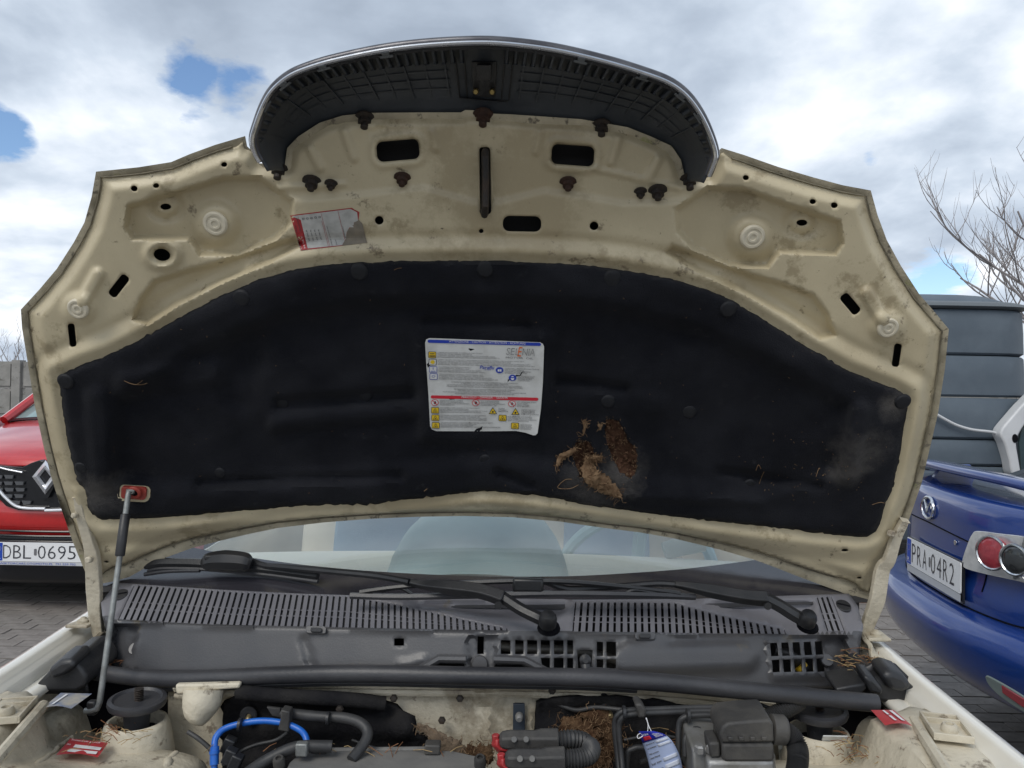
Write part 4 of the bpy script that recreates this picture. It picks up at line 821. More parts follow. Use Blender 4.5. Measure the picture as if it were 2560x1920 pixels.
# left blade (aero), its connector shell and tip
P_ = cat([(362, 1417, 1.425), (400, 1408, 1.418), (480, 1408, 1.408), (560, 1413, 1.398), (660, 1422, 1.38), (740, 1432, 1.36), (795, 1440, 1.345)], 6)
bl = MB().tube([at(x, y, Y) for x, y, Y in P_], np.interp(np.linspace(0, 1, len(P_)), [0, .1, .5, .9, 1], [.005, .009, .0105, .010, .007]), 6, sx=.8).build('wiper_blade', [m_wip], car)
MB().tube([at(x, y+14, Y-.004) for x, y, Y in P_[2:]], .0035, 6).build('blade_rubber', [m_rub], bl)
bar_px([(362, 1436, 1.42), (420, 1428, 1.41), (500, 1426, 1.40)], .0038, m_rub, 'blade_rubber', bl)
P_ = cat([(506, 1412, 1.385), (530, 1404, 1.38), (565, 1402, 1.375), (605, 1404, 1.37), (628, 1410, 1.37)], 5)
MB().tube([at(x, y, Y) for x, y, Y in P_], np.interp(np.linspace(0, 1, len(P_)), [0, .15, .5, .85, 1], [.006, .016, .019, .017, .010]), 8, sx=.8).build('blade_connector', [m_wip], bl, smooth=30)
MB().box(at(548, 1394, 1.375), (.05, .012, .010)).build('connector_clip', [m_wip], bl, bevel=.003)
# right blade (bracket type) on its arm
wr = bar_px([(2020, 1553, 1.235), (1990, 1540, 1.238), (1950, 1515, 1.245), (1915, 1497, 1.25)], [.012]*5+[.0105]*14, m_wip, 'wiper_arm', car)
P_ = cat([(1918, 1497, 1.246), (1860, 1492, 1.25), (1780, 1478, 1.26), (1720, 1466, 1.265), (1686, 1461, 1.27)], 6)
MB().tube([at(x, y, Y) for x, y, Y in P_], np.interp(np.linspace(0, 1, len(P_)), [0, .5, .8, 1], [.0135, .0125, .008, .006]), 4, up=(0, 1, 0)).build('arm_channel', [m_wip], wr, smooth=20, bevel=.002)
bar_px([(1686, 1461, 1.27), (1640, 1459, 1.272), (1560, 1465, 1.27), (1440, 1473, 1.262), (1400, 1468, 1.26), (1370, 1456, 1.258), (1335, 1450, 1.258), (1290, 1458, 1.26)], .0055, m_wip, 'arm_rod', wr)
MB().lathe([(.013, -.012), (.014, 0), (.0125, .006), (.010, .010), (.0005, .012)], at(2020, 1545, 1.225), (0, -.5, .85), 18).build('pivot_cap', [m_wip], wr)
MB().lathe([(.006, 0), (.006, .004)], at(1918, 1514, 1.235), (0, -1, 0), 12).build('pivot_pin', [m_wip], wr)
MB().lathe([(.017, -.004), (.016, 0), (.013, .002)], at(2020, 1563, 1.25), (0, -.4, .9), 18).build('pivot_well', [m_dark], wr)
bl2 = bar_px([(876, 1489, 1.262), (1000, 1492, 1.255), (1200, 1488, 1.248), (1400, 1484, 1.248), (1600, 1487, 1.258), (1738, 1492, 1.27)], .0055, m_rub, 'wiper_blade', car, 6)
bar_px([(900, 1481, 1.262), (960, 1472, 1.258), (1040, 1464, 1.255), (1150, 1458, 1.252), (1290, 1453, 1.250), (1420, 1455, 1.252), (1540, 1465, 1.258), (1660, 1478, 1.264), (1700, 1484, 1.266)], .0042, m_wip, 'blade_frame', bl2, 6)
bar_px([(952, 1478, 1.26), (1000, 1470, 1.257), (1030, 1486, 1.255)], .003, m_wip, 'blade_yoke', bl2, 6); bar_px([(1560, 1484, 1.257), (1590, 1475, 1.259), (1650, 1486, 1.262)], .003, m_wip, 'blade_yoke', bl2, 6)
MB().box(at(1320, 1462, 1.25), (.05, .014, .022)).build('blade_clip', [m_wip], bl2, bevel=.004)
# ================================================================== cabin
m_trim = mat('pale_trim', (.92, .93, .87), (.89, .90, .84), 5, .6); m_dash2 = mat('blue_grey_trim', (.44, .60, .66), (.40, .55, .61), 5, .55)
m_seat = mat('beige_upholstery', (.78, .72, .62), (.70, .64, .55), 6, .9, bump=.3, bscale=250); m_seatb = mat('blue_grey_upholstery', (.36, .46, .58), (.30, .40, .52), 6, .9, bump=.3, bscale=250)
a = np.linspace(-.66, .66, 40)
prof = [(1.40, 1.075), (1.44, 1.120), (1.52, 1.140), (1.64, 1.146), (1.72, 1.140), (1.76, 1.11), (1.77, .98), (1.72, .80)]
G = np.array([[(XC+x, y+.06*(x/.66)**2, z-.03*(x/.66)**2) for x in a] for y, z in cat(prof, 4)])
MB().grid(G).build('dashboard', [m_trim], car, smooth=60)
th = np.linspace(0, math.pi, 22)
G = np.array([[(XC-.005+.178*k*math.cos(t), y, 1.118+.155*k*math.sin(t)**.8*zk) for t in th] for y, k, zk in ((1.42, 1.0, .28), (1.47, 1.0, .55), (1.53, 1.0, .85), (1.60, .98, 1.0), (1.68, .95, 1.02), (1.74, .90, .95), (1.75, .5, .5))])
MB().grid(G).build('instrument_binnacle', [m_dash2], car, smooth=60)
MB().ball(at(1201, 1386, 1.565), (.011, .011, .006), 8).build('light_sensor', [m_blk], car)
def seat(x, y):
    r = thing_part = None
    mbx = MB(); 
    def slab(cx_, cy_, cz, w_, d_, h_, tilt, k=.35):
        R = Matrix.Rotation(tilt, 3, 'X'); n = 20; G_ = []
        for zz in np.linspace(-1, 1, 9):
            e = (1-abs(zz)**4*k); G_.append([Vector((cx_, cy_, cz))+R @ Vector((w_/2*e*np.sign(math.cos(t))*abs(math.cos(t))**.5, d_/2*e*np.sign(math.sin(t))*abs(math.sin(t))**.5, zz*h_/2)) for t in np.linspace(0, 2*math.pi, n, endpoint=False)])
        return np.array(G_)
    o = MB().grid(slab(x, y+.25, .95, .50, .16, .66, -.22), cv=True); o.f += [tuple(range(8*20, 9*20))]; o.m += [0]; s_ = o.build('seat', [m_seat], car, smooth=60)
    o = MB().grid(slab(x, y+.165, .95, .27, .03, .60, -.22), cv=True); o.build('seat_centre', [m_seatb], s_, smooth=60)
    o = MB().grid(slab(x, y+.33, 1.38, .27, .10, .20, -.15), cv=True); o.f += [tuple(range(8*20, 9*20))]; o.m += [0]; o.build('headrest', [m_seat], s_, smooth=60)
    MB().grid(slab(x, y-.05, .58, .50, .52, .18, 0), cv=True).build('seat_cushion', [m_seat], s_, smooth=60)
    for q in (-.06, .06): MB().tube([(x+q, y+.31, 1.22), (x+q, y+.33, 1.34)], .006, 6).build('headrest_post', [m_steel], s_)
seat(XC-.36, 2.25); seat(XC+.36, 2.25)
a_ = np.linspace(0, 2*math.pi, 40, endpoint=False); c = Vector((XC+.36, 1.86, 1.05)); R = Matrix.Rotation(rad(-65), 3, 'X')
sw = MB().tube([c+R @ Vector((.185*math.cos(t), .185*math.sin(t), 0)) for t in a_], .014, 8, closed=True).build('steering_wheel', [m_dash2], car)
MB().lathe([(.07, 0), (.07, .02), (.04, .035)], c, R @ Vector((0, 0, -1)), 20).build('wheel_hub', [m_dash2], sw)
for q in (0, math.pi, -math.pi/2): MB().tube([c, c+R @ Vector((.18*math.cos(q), .18*math.sin(q), 0))], .016, 6).build('wheel_spoke', [m_dash2], sw)
MB().tube([at(1660, 1378, 1.72), at(1700, 1366, 1.72), at(1760, 1358, 1.72)], [.019, .021, .018], 14).build('rolled_paper', [mat('grey_paper', (.46, .50, .48), rough=.7)], car)
for x in (XC-.56, XC, XC+.56): 
    pass
G = np.array([[(XC+x, y, z) for x in np.linspace(-.6, .6, 20)] for y, z in cat([(2.95, .55), (3.0, .62), (3.25, .66), (3.32, .8), (3.46, 1.3), (3.52, 1.32), (3.56, 1.2)], 4)]); MB().grid(G).build('rear_bench', [m_seat], car, smooth=60)
MB().box((XC, 2.6, .33), (1.36, 2.4, .04)).build('cabin_floor', [mat('carpet', (.09, .09, .095), rough=.95)], car)
# ================================================================== rest of the body
HW = .74
def fender(sg):
    """wing with its gutter; sg -1 left, +1 right"""
    Y = np.linspace(.02, 1.62, 40); rows = []
    for y in Y:
        zc = 1.035+.045*(y-.95)-.22*max(0, .55-y)**1.5+.02*max(0, y-1.25); hx = HW+.012*(y-1.2)-.10*max(0, .5-y)**1.6
        prof = [(-.074, -.040), (-.070, -.031), (-.054, -.029), (-.044, -.031), (-.041, -.014), (-.026, -.011), (-.024, -.002), (-.014, .001), (.0, -.002), (.012, -.012), (.06, -.075), (.085, -.16), (.092, -.26), (.09, -.36)]
        rows.append([(XC-.008+sg*(hx+dx), y, zc+dz) for dx, dz in prof])
    f = MB().grid(np.array(rows), flip=sg < 0).build('wing', [m_body], car, smooth=70, solid=.002)
    return f
fL = fender(-1); fR = fender(1)
def side(sg):
    x0 = XC+sg*.79
    G = []
    for y in np.linspace(1.62, 3.75, 30):
        zt = 1.06+.03*(y-1.62); row = []
        for t in np.linspace(0, 1, 10): z = .25+(zt-.25)*t; row.append((x0-sg*(.05*(1-math.sin(math.pi*(.15+.75*t)))+.02*t), y, z))
        G.append(row)
    b = MB().grid(np.array(G), flip=sg > 0).build('body_side', [m_body], car, smooth=70, solid=.003)
    top = lambda y: .62-.02*abs(y-2.6)
    MB().tube([(XC+sg*.72, 1.62, 1.12), (XC+sg*.69, 1.80, 1.26), (XC+sg*.63, 2.10, 1.44), (XC+sg*.60, 2.4, 1.50), (XC+sg*.60, 3.0, 1.515), (XC+sg*.60, 3.5, 1.46), (XC+sg*.68, 3.78, 1.12)], [.028, .03, .032, .03, .03, .035, .05], 10).build('roof_pillar', [m_body], car)
    MB().tube([(XC+sg*.79, 2.62, 1.08), (XC+sg*.61, 2.70, 1.50)], [.04, .03], 8).build('centre_pillar', [m_body], car)
    MB().add([(XC+sg*.79, 1.62, 1.07), (XC+sg*.785, 3.72, 1.12), (XC+sg*.61, 3.42, 1.47), (XC+sg*.61, 2.25, 1.49)], [(0, 1, 2, 3)]).build('side_window', [glass('side_glass', (.92, .96, .95))], car)
    mm = MB().ball((XC+sg*.865, 1.95, 1.10), (.055, .10, .07), 8); mm.build('door_mirror', [m_body], car)
    MB().tube([(XC+sg*.77, 1.93, 1.05), (XC+sg*.86, 1.93, 1.08)], .02, 8).build('mirror_stalk', [m_blk], car)
    for y in (.62, 3.02):
        w0 = MB().lathe([(.20, -.09), (.29, -.085), (.30, -.06), (.30, .06), (.29, .085), (.20, .09)], (XC+sg*.74, y, .30), (1, 0, 0), 28).build('wheel', [m_blk], car, smooth=40)
        MB().lathe([(.19, 0), (.18, .02), (.06, .03), (.02, .05)], (XC+sg*.82, y, .30), (sg, 0, 0), 20).build('wheel_rim', [m_steel], w0)
    return b
side(-1); side(1)
G = np.array([[(XC+x, y, z-.03*(x/.6)**2) for x in np.linspace(-.6, .6, 14)] for y, z in ((2.06, 1.46), (2.2, 1.515), (2.3, 1.53))]); MB().grid(G, flip=True).build('roof_header', [m_body], car, solid=.02)
G = np.array([[(XC+x, y, z-.03*(x/.6)**2) for x in np.linspace(-.58, .58, 14)] for y, z in ((2.3, 1.532), (2.8, 1.55), (3.2, 1.535))]); MB().grid(G, flip=True).build('unseen_glass_roof', [glass('roof_glass', (.95, .97, .97))], car, solid=.0)  # unseen roof made of clear glass to let light into the cabin
G = np.array([[(XC+x, y, z-.03*(x/.6)**2) for x in np.linspace(-.6, .6, 14)] for y, z in ((3.2, 1.536), (3.5, 1.49), (3.55, 1.46))]); MB().grid(G, flip=True).build('roof_tail', [m_body], car, solid=.02)
G = np.array([[(XC+x*(1+.2*t), 3.55+.25*t, 1.46-.40*t) for x in np.linspace(-.6, .6, 14)] for t in (0, .5, 1)]); MB().grid(G).build('rear_window', [glass('side_glass', (.92, .96, .95))], car)
G = np.array([[(XC+x, y-.06*(x/.8)**2, z) for x in np.linspace(-.8, .8, 14)] for y, z in ((3.80, 1.06), (3.84, .8), (3.86, .5), (3.80, .28))]); MB().grid(G).build('tailgate', [m_body], car, solid=.01)
# ================================================================== engine bay
m_pad = mat('bulkhead_felt', (.012, .012, .014), (.025, .024, .024), 14, .95, bump=.7, bscale=160, spec=.1, spots=[((.075, .055, .04), 40, .66)])
m_hose = mat('black_hose', (.022, .023, .025), (.045, .045, .046), 14, .5, bump=.15, bscale=150, spots=[((.12, .11, .095), 50, .67)])
m_box = mat('dusty_grey_box', (.12, .12, .12), (.19, .185, .175), 10, .7, bump=.2, bscale=160, spots=[((.30, .28, .25), 30, .66)])
m_alu = mat('dull_aluminium', (.34, .34, .34), (.22, .215, .20), 20, .5, metal=.6, bump=.2, bscale=120)
m_blueh = mat('blue_hose', (.012, .115, .50), (.02, .15, .56), 20, .35); m_conn = mat('red_clip', (.42, .025, .03), (.30, .03, .03), 25, .4)
m_dust = mat('dusty_black_plastic', (.035, .034, .034), (.085, .08, .072), 16, .6, bump=.2, bscale=150, mixlo=.4, mixhi=.7)
def wall_px(name, pix, m, par, Yfn, step=14, nfn=None, solid=.004, holes=()):
    """sheet cut to a photo outline, standing at the distance given by Yfn"""
    P, T = cdt(dens(pix, step), [dens(h, step) for h in holes], step); Y = Yfn(P[:, 0], P[:, 1])
    if nfn is not None: Y = Y-nfn(P)
    return MB().add(at(P[:, 0], P[:, 1], Y), T).build(name, [m], par, smooth=50, solid=solid)
FW = lambda x, y: 1.205+.06*((np.asarray(x, float)-1212)/760)**2+0*np.asarray(y, float)
# bulkhead
def fwr(p):
    h = .012*np.exp(-((p[:, 1]-1722)/9)**2)
    for a, b, wd, am in (((1195, 1735), (1240, 1740), 22, .012), ((1222, 1760), (1222, 1850), 12, .008), ((1180, 1765), (1230, 1762), 7, -.006), ((950, 1760), (1000, 1800), 30, .006), ((1330, 1770), (1325, 1860), 12, .008)):
        h += am*(1-sst(pdist(p, np.array([a, b], float), False), wd*.4, wd*1.2))
    return h
bulk = wall_px('bulkhead', [(420, 1706), (900, 1704), (1300, 1706), (1800, 1726), (1935, 1745), (1950, 1920), (1950, 2150), (420, 2150)], m_bay, car, FW, 16, fwr)
sl = [(x, y, float(FW(x, 0))-.018) for x, y in ((440, 1716), (700, 1706), (1000, 1708), (1300, 1712), (1600, 1722), (1800, 1738), (1960, 1758))]
MB().tube([at(x, y, Y) for x, y, Y in cat(sl, 8)], .009, 8).build('bulkhead_flange', [m_bay], bulk)
MB().tube([at(x, y+22, Y+.006) for x, y, Y in cat(sl, 8)], .006, 8).build('bulkhead_bead', [m_bay], bulk)
# cream bracket and duct beside the left strut
MB().prism([at(x, y, 1.19) for x, y in ((437, 1712), (600, 1708), (598, 1722), (540, 1726), (500, 1735), (440, 1736))][::-1], (0, .012, .0)).build('bracket', [m_bay], bulk, bevel=.003)
P_ = cat([(510, 1725, 1.20), (505, 1750, 1.195), (490, 1780, 1.19), (472, 1800, 1.185)], 5); MB().tube([at(x, y, Y) for x, y, Y in P_], np.interp(np.linspace(0, 1, len(P_)), [0, .4, .8, 1], [.030, .029, .022, .010]), 14).build('drain_duct', [m_bay], bulk, smooth=60)
# ---- inner wings, strut towers
def apron(sg):
    X0 = XC-.003; Yl = np.linspace(.25, 1.36, 50)
    k0_ = 0. if sg < 0 else .035
    prof_ = lambda k_: [(.735, .005), (.70, .020), (.675, .026), (.645-k_, .024), (.63-k_, .010), (.615-k_, -.030), (.60-k_, -.050), (.52, -.056), (.46, -.060), (.425, -.068), (.405, -.085), (.395, -.14), (.385, -.30), (.38, -.5)]
    rows = []
    for y in Yl:
        zb = 1.010-.12*max(0, .95-y)**1.2; k = sst(np.array([y]), 1.02, 1.12)[0]; nz = .004*math.sin(y*31)+.003*math.sin(y*57)
        sy = float(sst(np.array([y]), 1.13, 1.18)[0]); prof = prof_(k0_*(1-sy)-.022*sy)
        rows.append([(X0+sg*(dx+.012*math.sin(y*9)*(dx < .6)), y, zb+dz*(.55+.45*k if dz > -.06 else 1)+nz*(dx < .7)-.075*float(sst(np.array([y]), 1.185, 1.21)[0])*(dx < .71)) for dx, dz in cat([p for p in prof], 3)])
    ap = MB().grid(np.array(rows), flip=sg > 0).build('inner_wing', [m_bay], car, smooth=60, solid=.002)
    return ap
apL = apron(-1); apR = apron(1)
def tower(px, py, Y, par, disc_tilt, lab=False):
    c = V(at(px, py, Y)); z0 = c.z
    prof = [(.057, -.090), (.055, -.055), (.050, -.024), (.047, -.010), (.044, -.004), (.040, -.003), (.037, -.007), (.035, -.030)]
    t = MB().lathe(prof, c+Vector((0, 0, -.012)), (0, 0, 1), 36, capb=False, capt=False).build('strut_tower', [m_bay], par, smooth=60)
    MB().lathe([(.0355, -.045), (.0355, -.034), (.001, -.032)], c, (0, 0, 1), 24).build('tower_cavity', [m_dark], par)
    ax = Vector((disc_tilt, -.05, 1))
    MB().lathe([(.018, -.04), (.020, -.01), (.041, -.004), (.043, .001), (.042, .006), (.036, .008), (.033, .004), (.020, .0035), (.016, .0035)], c+Vector((0, 0, .012)), ax, 36).build('top_mount', [m_rub], par, smooth=35)
    st = MB()
    for k in range(9): st.lathe([(.0062, k*.0028), (.0072, k*.0028+.0007), (.0062, k*.0028+.0014)], c+Vector((.002, 0, .010)), ax, 12)
    st.build('damper_stud', [m_bolt], par, smooth=20)
    if lab: MB().box(c+Vector((.008, -.040, -.010)), (.036, .002, .010), Matrix.Rotation(.5, 3, 'X')).build('paper_tab', [m_lab], par)
    m_r = mat('surface_rust', (.33, .13, .035), (.42, .20, .07), 70, .9, bump=.6, bscale=250)
    rs_ = np.random.RandomState(int(px))
    for k in range(5):
        a = -math.pi/2+rs_.uniform(-.7, .7)+(0.5 if px > 1200 else -.1); p = c+Vector((.058*math.cos(a), .058*math.sin(a), -.056)); n = 9
        MB().add([p+Vector((rs_.uniform(.004, .009)*math.cos(q), rs_.uniform(.002, .005)*math.sin(q), .004*abs(math.sin(q)))) for q in np.linspace(0, 6.28, n, endpoint=False)], [tuple(range(n))]).build('rust_patch', [m_r], par, solid=.0012)
tower(343, 1775, 1.20, apL, .03); tower(2047, 1800, 1.20, apR, -.06, True)
for sg in (-1, 1):                                      # lumpy seam sealer along the platform's inner edge and round the tower
    r_ = np.random.RandomState(40+sg); A = [(XC+sg*(.435+.010*r_.rand()), y, .940+.006*r_.rand()-.10*max(0, .95-y)**1.2) for y in np.arange(.78, 1.18, .012)]
    MB().tube(A, [.004+.004*r_.rand() for _ in A], 7).build('seam_sealer', [m_bay], apL if sg < 0 else apR, smooth=60)
    A = [(XC+sg*(.60-.03*(sg > 0)+.004*r_.rand()), y, .962+.003*r_.rand()-.10*max(0, .95-y)**1.2) for y in np.arange(.78, 1.18, .012)]
    MB().tube(A, [.002+.0025*r_.rand() for _ in A], 7).build('seam_sealer', [m_bay], apL if sg < 0 else apR, smooth=60)
    pn_ = []
    for k in range(7):
        c_ = Vector((XC+sg*r_.uniform(.44, .58), r_.uniform(.9, 1.08), .954)); n_ = 10
        MB().add([c_+Vector((r_.uniform(.008, .018)*math.cos(q), r_.uniform(.006, .012)*math.sin(q), .003*r_.rand())) for q in np.linspace(0, 6.28, n_, endpoint=False)], [tuple(range(n_))]).build('flaking_coat', [m_bay], apL if sg < 0 else apR, solid=.0015, smooth=0)
# small fittings on the wings
def sticker(name, quad, z, m0, bars, par, lab):
    P_ = [atz(np.array(x), np.array(y), z) for x, y in quad]; P_ = [V(p) for p in P_]; o = MB()
    bil = lambda u, v: (P_[0]*(1-u)+P_[1]*u)*(1-v)+(P_[3]*(1-u)+P_[2]*u)*v
    G = [[bil(u, v)+Vector((0, 0, .003+.004*math.sin(3*u)*v)) for u in np.linspace(0, 1, 8)] for v in np.linspace(0, 1, 6)]; o.grid(np.array([[tuple(q) for q in r] for r in G]))
    for (u0, u1, v0, v1) in bars: o.add([bil(u, v)+Vector((0, 0, .0045+.004*math.sin(3*u)*v)) for u, v in ((u0, v0), (u1, v0), (u1, v1), (u0, v1))], [(0, 1, 2, 3)], 1)
    return o, bil, (lambda nm=name: o.build(nm, [m0, m_wht, m_gry], par, label=lab))
m_red2 = mat('red_sticker', (.50, .045, .055), (.42, .04, .05), 30, .4)
o, bil, fin = sticker('sticker', [(176, 1851), (270, 1862), (244, 1900), (140, 1893)], .967, m_red2, [(.28, .95, .42, .62), (.22, .93, .72, .9)], apL, 'red sticker with white fields')
for st_, u0, u1, v0, h in (('Frostschutz geprüft', .10, .85, .26, .13), ('bis', .08, .17, .5, .1)):
    q, fs, _ = text2d(st_); o.add([bil(u0+(u1-u0)*a, v0-h*b)+Vector((0, 0, .006)) for a, b in q], fs, 1)
fin()
o, bil, fin = sticker('sticker', [(2177, 1780), (2234, 1780), (2282, 1822), (2213, 1819)], 1.038, m_red2, [(.42, .52, .10, .42), (.42, .52, .5, .85), (.72, .86, .1, .8)], apR, 'red sticker with faded white print'); fin()
o, bil, fin = sticker('sticker', [(152, 1737), (230, 1739), (178, 1778), (104, 1776)], 1.024, mat('faded_sticker', (.16, .19, .27), (.40, .37, .31), 35, .6), [(.25, .33, .15, .9)], apL, 'worn grey blue service sticker'); fin()
def wing_clip(sg, px, py, Y):
    c = V(at(px, py, Y)); R = Matrix.Rotation(rad(-14*sg), 3, 'Z'); q = MB()
    k = q.box(c, (.050, .075, .003), R); 
    for dx in (-.0235, .0235): q.box(c+R @ Vector((dx, 0, .004)), (.003, .074, .009), R)
    for dy in (-.036, 0.018, .036): q.box(c+R @ Vector((0, dy, .004)), (.046, .003, .009), R)
    b = q.build('headlamp_bracket', [m_bay], apL if sg < 0 else apR, bevel=.0008)
    MB().lathe([(.011, 0), (.011, .006), (.0085, .011), (.006, .011), (.0055, .006)], c+Vector((0, -.008, .001)), (0, 0, 1), 18).build('bracket_nut', [m_bay], apL if sg < 0 else apR, smooth=35)
    rail = [c+R @ Vector((-sg*(.034), y, -.004)) for y in (-.28, -.12, .0, .03)]; MB().tube(rail, .008, 8).build('wing_rail', [m_bay], apL if sg < 0 else apR)
wing_clip(-1, 24, 1782, 1.10); wing_clip(1, 2365, 1824, 1.08)
for px, py, Y, pr in ((208, 1563, 1.40, apL), (2190, 1596, 1.38, apR)):
    c = V(at(px, py, Y)); MB().prism([c+Vector(q) for q in ((-.022, -.02, 0), (.018, -.02, 0), (.022, .03, 0), (-.012, .035, 0))], (0, 0, .006)).build('wing_lug', [m_bay], pr, bevel=.002); MB().lathe([(.010, 0), (.010, .004), (.006, .006), (.004, .009), (.001, .009)], c+Vector((0, 0, .006)), (0, 0, 1), 16).build('lug_bolt', [m_bay], pr, smooth=30)
strap('hinge_bracket', [(196, 1660, 1.31), (200, 1640, 1.32), (225, 1612, 1.36), (250, 1590, 1.40)], .022, .004, [m_bay], apL); strap('hinge_bracket', [(2205, 1670, 1.30), (2190, 1640, 1.32), (2172, 1615, 1.36), (2158, 1590, 1.40)], .022, .004, [m_bay], apR)
def lump(name, pix, Y, dep, m, par, bev=.008):
    MB().prism([at(x, y, Y) for x, y in pix][::-1], (0, dep, .01)).build(name, [m], par, bevel=bev, seg=3, smooth=50)
lump('corner_duct', [(76, 1726), (120, 1680), (150, 1655), (185, 1650), (205, 1672), (216, 1690), (214, 1716), (190, 1729), (90, 1731)], 1.235, .10, m_blk, apL)
lump('corner_duct_cap', [(118, 1675), (150, 1652), (180, 1650), (190, 1668), (160, 1690), (125, 1700)], 1.225, .05, m_blk, apL, .010)
lump('corner_duct', [(2168, 1702), (2200, 1696), (2232, 1708), (2262, 1700), (2300, 1730), (2326, 1758), (2290, 1762), (2180, 1758)], 1.235, .10, m_blk, apR)
lump('corner_duct_cap', [(2205, 1690), (2230, 1678), (2262, 1690), (2285, 1718), (2262, 1735), (2225, 1728)], 1.22, .05, m_blk, apR, .012); lump('corner_duct_cap', [(2160, 1692), (2185, 1696), (2212, 1725), (2205, 1742), (2175, 1732)], 1.215, .04, m_blk, apR, .01)
lump('drip_ledge', [(2090, 1722), (2165, 1708), (2168, 1722), (2150, 1738), (2095, 1740)], 1.225, .05, m_blk, apR, .003)
# ---- felt pads on the bulkhead
def felt(p): return .010+.006*np.sin(p[:, 0]*.05)+.004*np.sin(p[:, 1]*.08)+.010*(1-sst(pdist(p, np.array([(590, 1745), (760, 1748), (930, 1765)], float), False), 8, 20))+.016*(1-sst(np.hypot(p[:, 0]-995, p[:, 1]-1820), 20, 48))
padL = wall_px('bulkhead_felt', [(560, 1760), (575, 1752), (600, 1728), (700, 1735), (860, 1743), (955, 1752), (965, 1760), (1000, 1772), (1038, 1790), (1042, 1812), (1036, 1840), (1070, 1845), (1110, 1870), (1150, 1920), (1150, 2100), (555, 2100), (556, 1800)], m_pad, bulk, lambda x, y: FW(x, y)-.012, 12, felt, .008)
padR = wall_px('bulkhead_felt', [(1342, 1762), (1380, 1748), (1450, 1742), (1530, 1741), (1600, 1748), (1700, 1766), (1760, 1775), (1900, 1770), (1940, 1920), (1940, 2100), (1335, 2100), (1335, 1850)], m_pad, bulk, lambda x, y: FW(x, y)-.012, 12, felt, .008)
def on_fw(x, y, n=0.): return at(np.array(float(x)), np.array(float(y)), FW(x, y)-.03-n)
HNs = HN.copy(); HN = np.array([0, -1., 0.])
fibre_lump('torn_fibre', [(1400, 1810, 0), (1440, 1830, .004), (1470, 1860, .004), (1500, 1880, .002), (1520, 1850, .002), (1535, 1830, 0), (1500, 1800, .0), (1450, 1800, 0)], [.012, .022, .026, .022, .018, .012, .018, .01], 800, 21, bulk, on_fw, m_fib, m_fib2, 1.2, .4)
fibre_lump('torn_fibre', [(1420, 1880, 0), (1470, 1905, .004), (1500, 1930, 0)], [.016, .022, .02], 160, 22, bulk, on_fw, m_fib, m_fib2, 1.2, .4)
fibre_lump('torn_felt', [(1042, 1812, .0), (1075, 1832, .008), (1110, 1858, .012), (1140, 1876, .014), (1165, 1890, .014)], [.003, .008, .013, .015, .008], 60, 23, bulk, on_fw, mat('brown_felt', (.17, .125, .085), (.11, .08, .055), 60, .95, bump=.6, bscale=250), m_fib2, 1.0, .35)
fibre_lump('torn_fibre', [(1165, 1882, .03), (1200, 1888, .032), (1232, 1884, .03)], [.010, .014, .010], 190, 24, bulk, on_fw, m_fib, m_fib2, 1.2, .7)
HN = HNs
def washer(x, y, r, Y):
    MB().lathe([(r, 0), (r, .002), (r*.85, .0035), (r*.3, .0035), (r*.3, .002)], at(x, y, Y), (0, -1, .1), 22).build('washer', [m_clip], bulk, smooth=30); MB().lathe([(.0045, 0), (.0045, .010), (.003, .012)], at(x+2, y+2, Y), (.1, -1, -.15), 10).build('stud', [mat('brass_stud', (.45, .36, .2), rough=.4, metal=.8)], bulk)
washer(622, 1788, .0135, 1.205); washer(1521, 1779, .0145, 1.19)
MB().prism([at(x, y, 1.19) for x, y in ((1283, 1760), (1312, 1760), (1313, 1855), (1282, 1855))][::-1], (0, .006, 0)).build('strap_bracket', [mat('painted_steel_strap', (.03, .04, .055), rough=.5)], bulk, bevel=.001)
MB().lathe([(.006, 0), (.006, .008), (.004, .012)], at(1298, 1788, 1.186), (0, -1, -.2), 10).build('stud', [m_alu], bulk)
# ---- hoses and pipes
def pipe(name, path, r, m, par=None, n=10, ribs=None):
    Pp = np.array([at(x, y, Y) for x, y, Y in cat(path, 8)])
    if ribs:
        Pp = resample(Pp, ribs*4); rr = r*(1+.10*np.cos(np.arange(len(Pp))*math.pi/2)); 
    else: rr = r
    return MB().tube(Pp, rr, n).build(name, [m], par or car, smooth=60)
bh = pipe('blue_hose', [(536, 1925, 1.10), (536, 1870, 1.11), (542, 1840, 1.12), (570, 1818, 1.13), (640, 1803, 1.135), (700, 1806, 1.135), (745, 1822, 1.13), (764, 1842, 1.12), (768, 1872, 1.11)], .0046, m_blueh)
pipe('hose_sleeve', [(536, 1912, 1.10), (536, 1890, 1.104), (537, 1866, 1.108)], .0062, m_blueh, bh); pipe('hose_band', [(536, 1884, 1.104), (536, 1877, 1.105)], .0072, m_blueh, bh)
cl = MB(); cl.prism([at(x, y, 1.125) for x, y in ((702, 1775), (724, 1780), (722, 1832), (694, 1826), (700, 1800))][::-1], (0, .02, 0)); cl.build('hose_clip', [m_dust], car, bevel=.002); MB().prism([at(x, y, 1.15) for x, y in ((666, 1768), (700, 1772), (702, 1795), (680, 1790))][::-1], (0, .006, 0)).build('clip_tab', [m_dust], car, bevel=.001)
pipe('heater_hose', [(690, 1782, 1.16), (740, 1786, 1.15), (800, 1792, 1.14), (860, 1795, 1.135), (902, 1808, 1.125), (919, 1832, 1.115), (908, 1862, 1.10), (878, 1900, 1.08)], .0078, m_hose)
pipe('felt_roll', [(596, 1730, 1.20), (680, 1738, 1.185), (780, 1744, 1.175), (880, 1750, 1.175), (962, 1760, 1.185)], .011, m_pad)
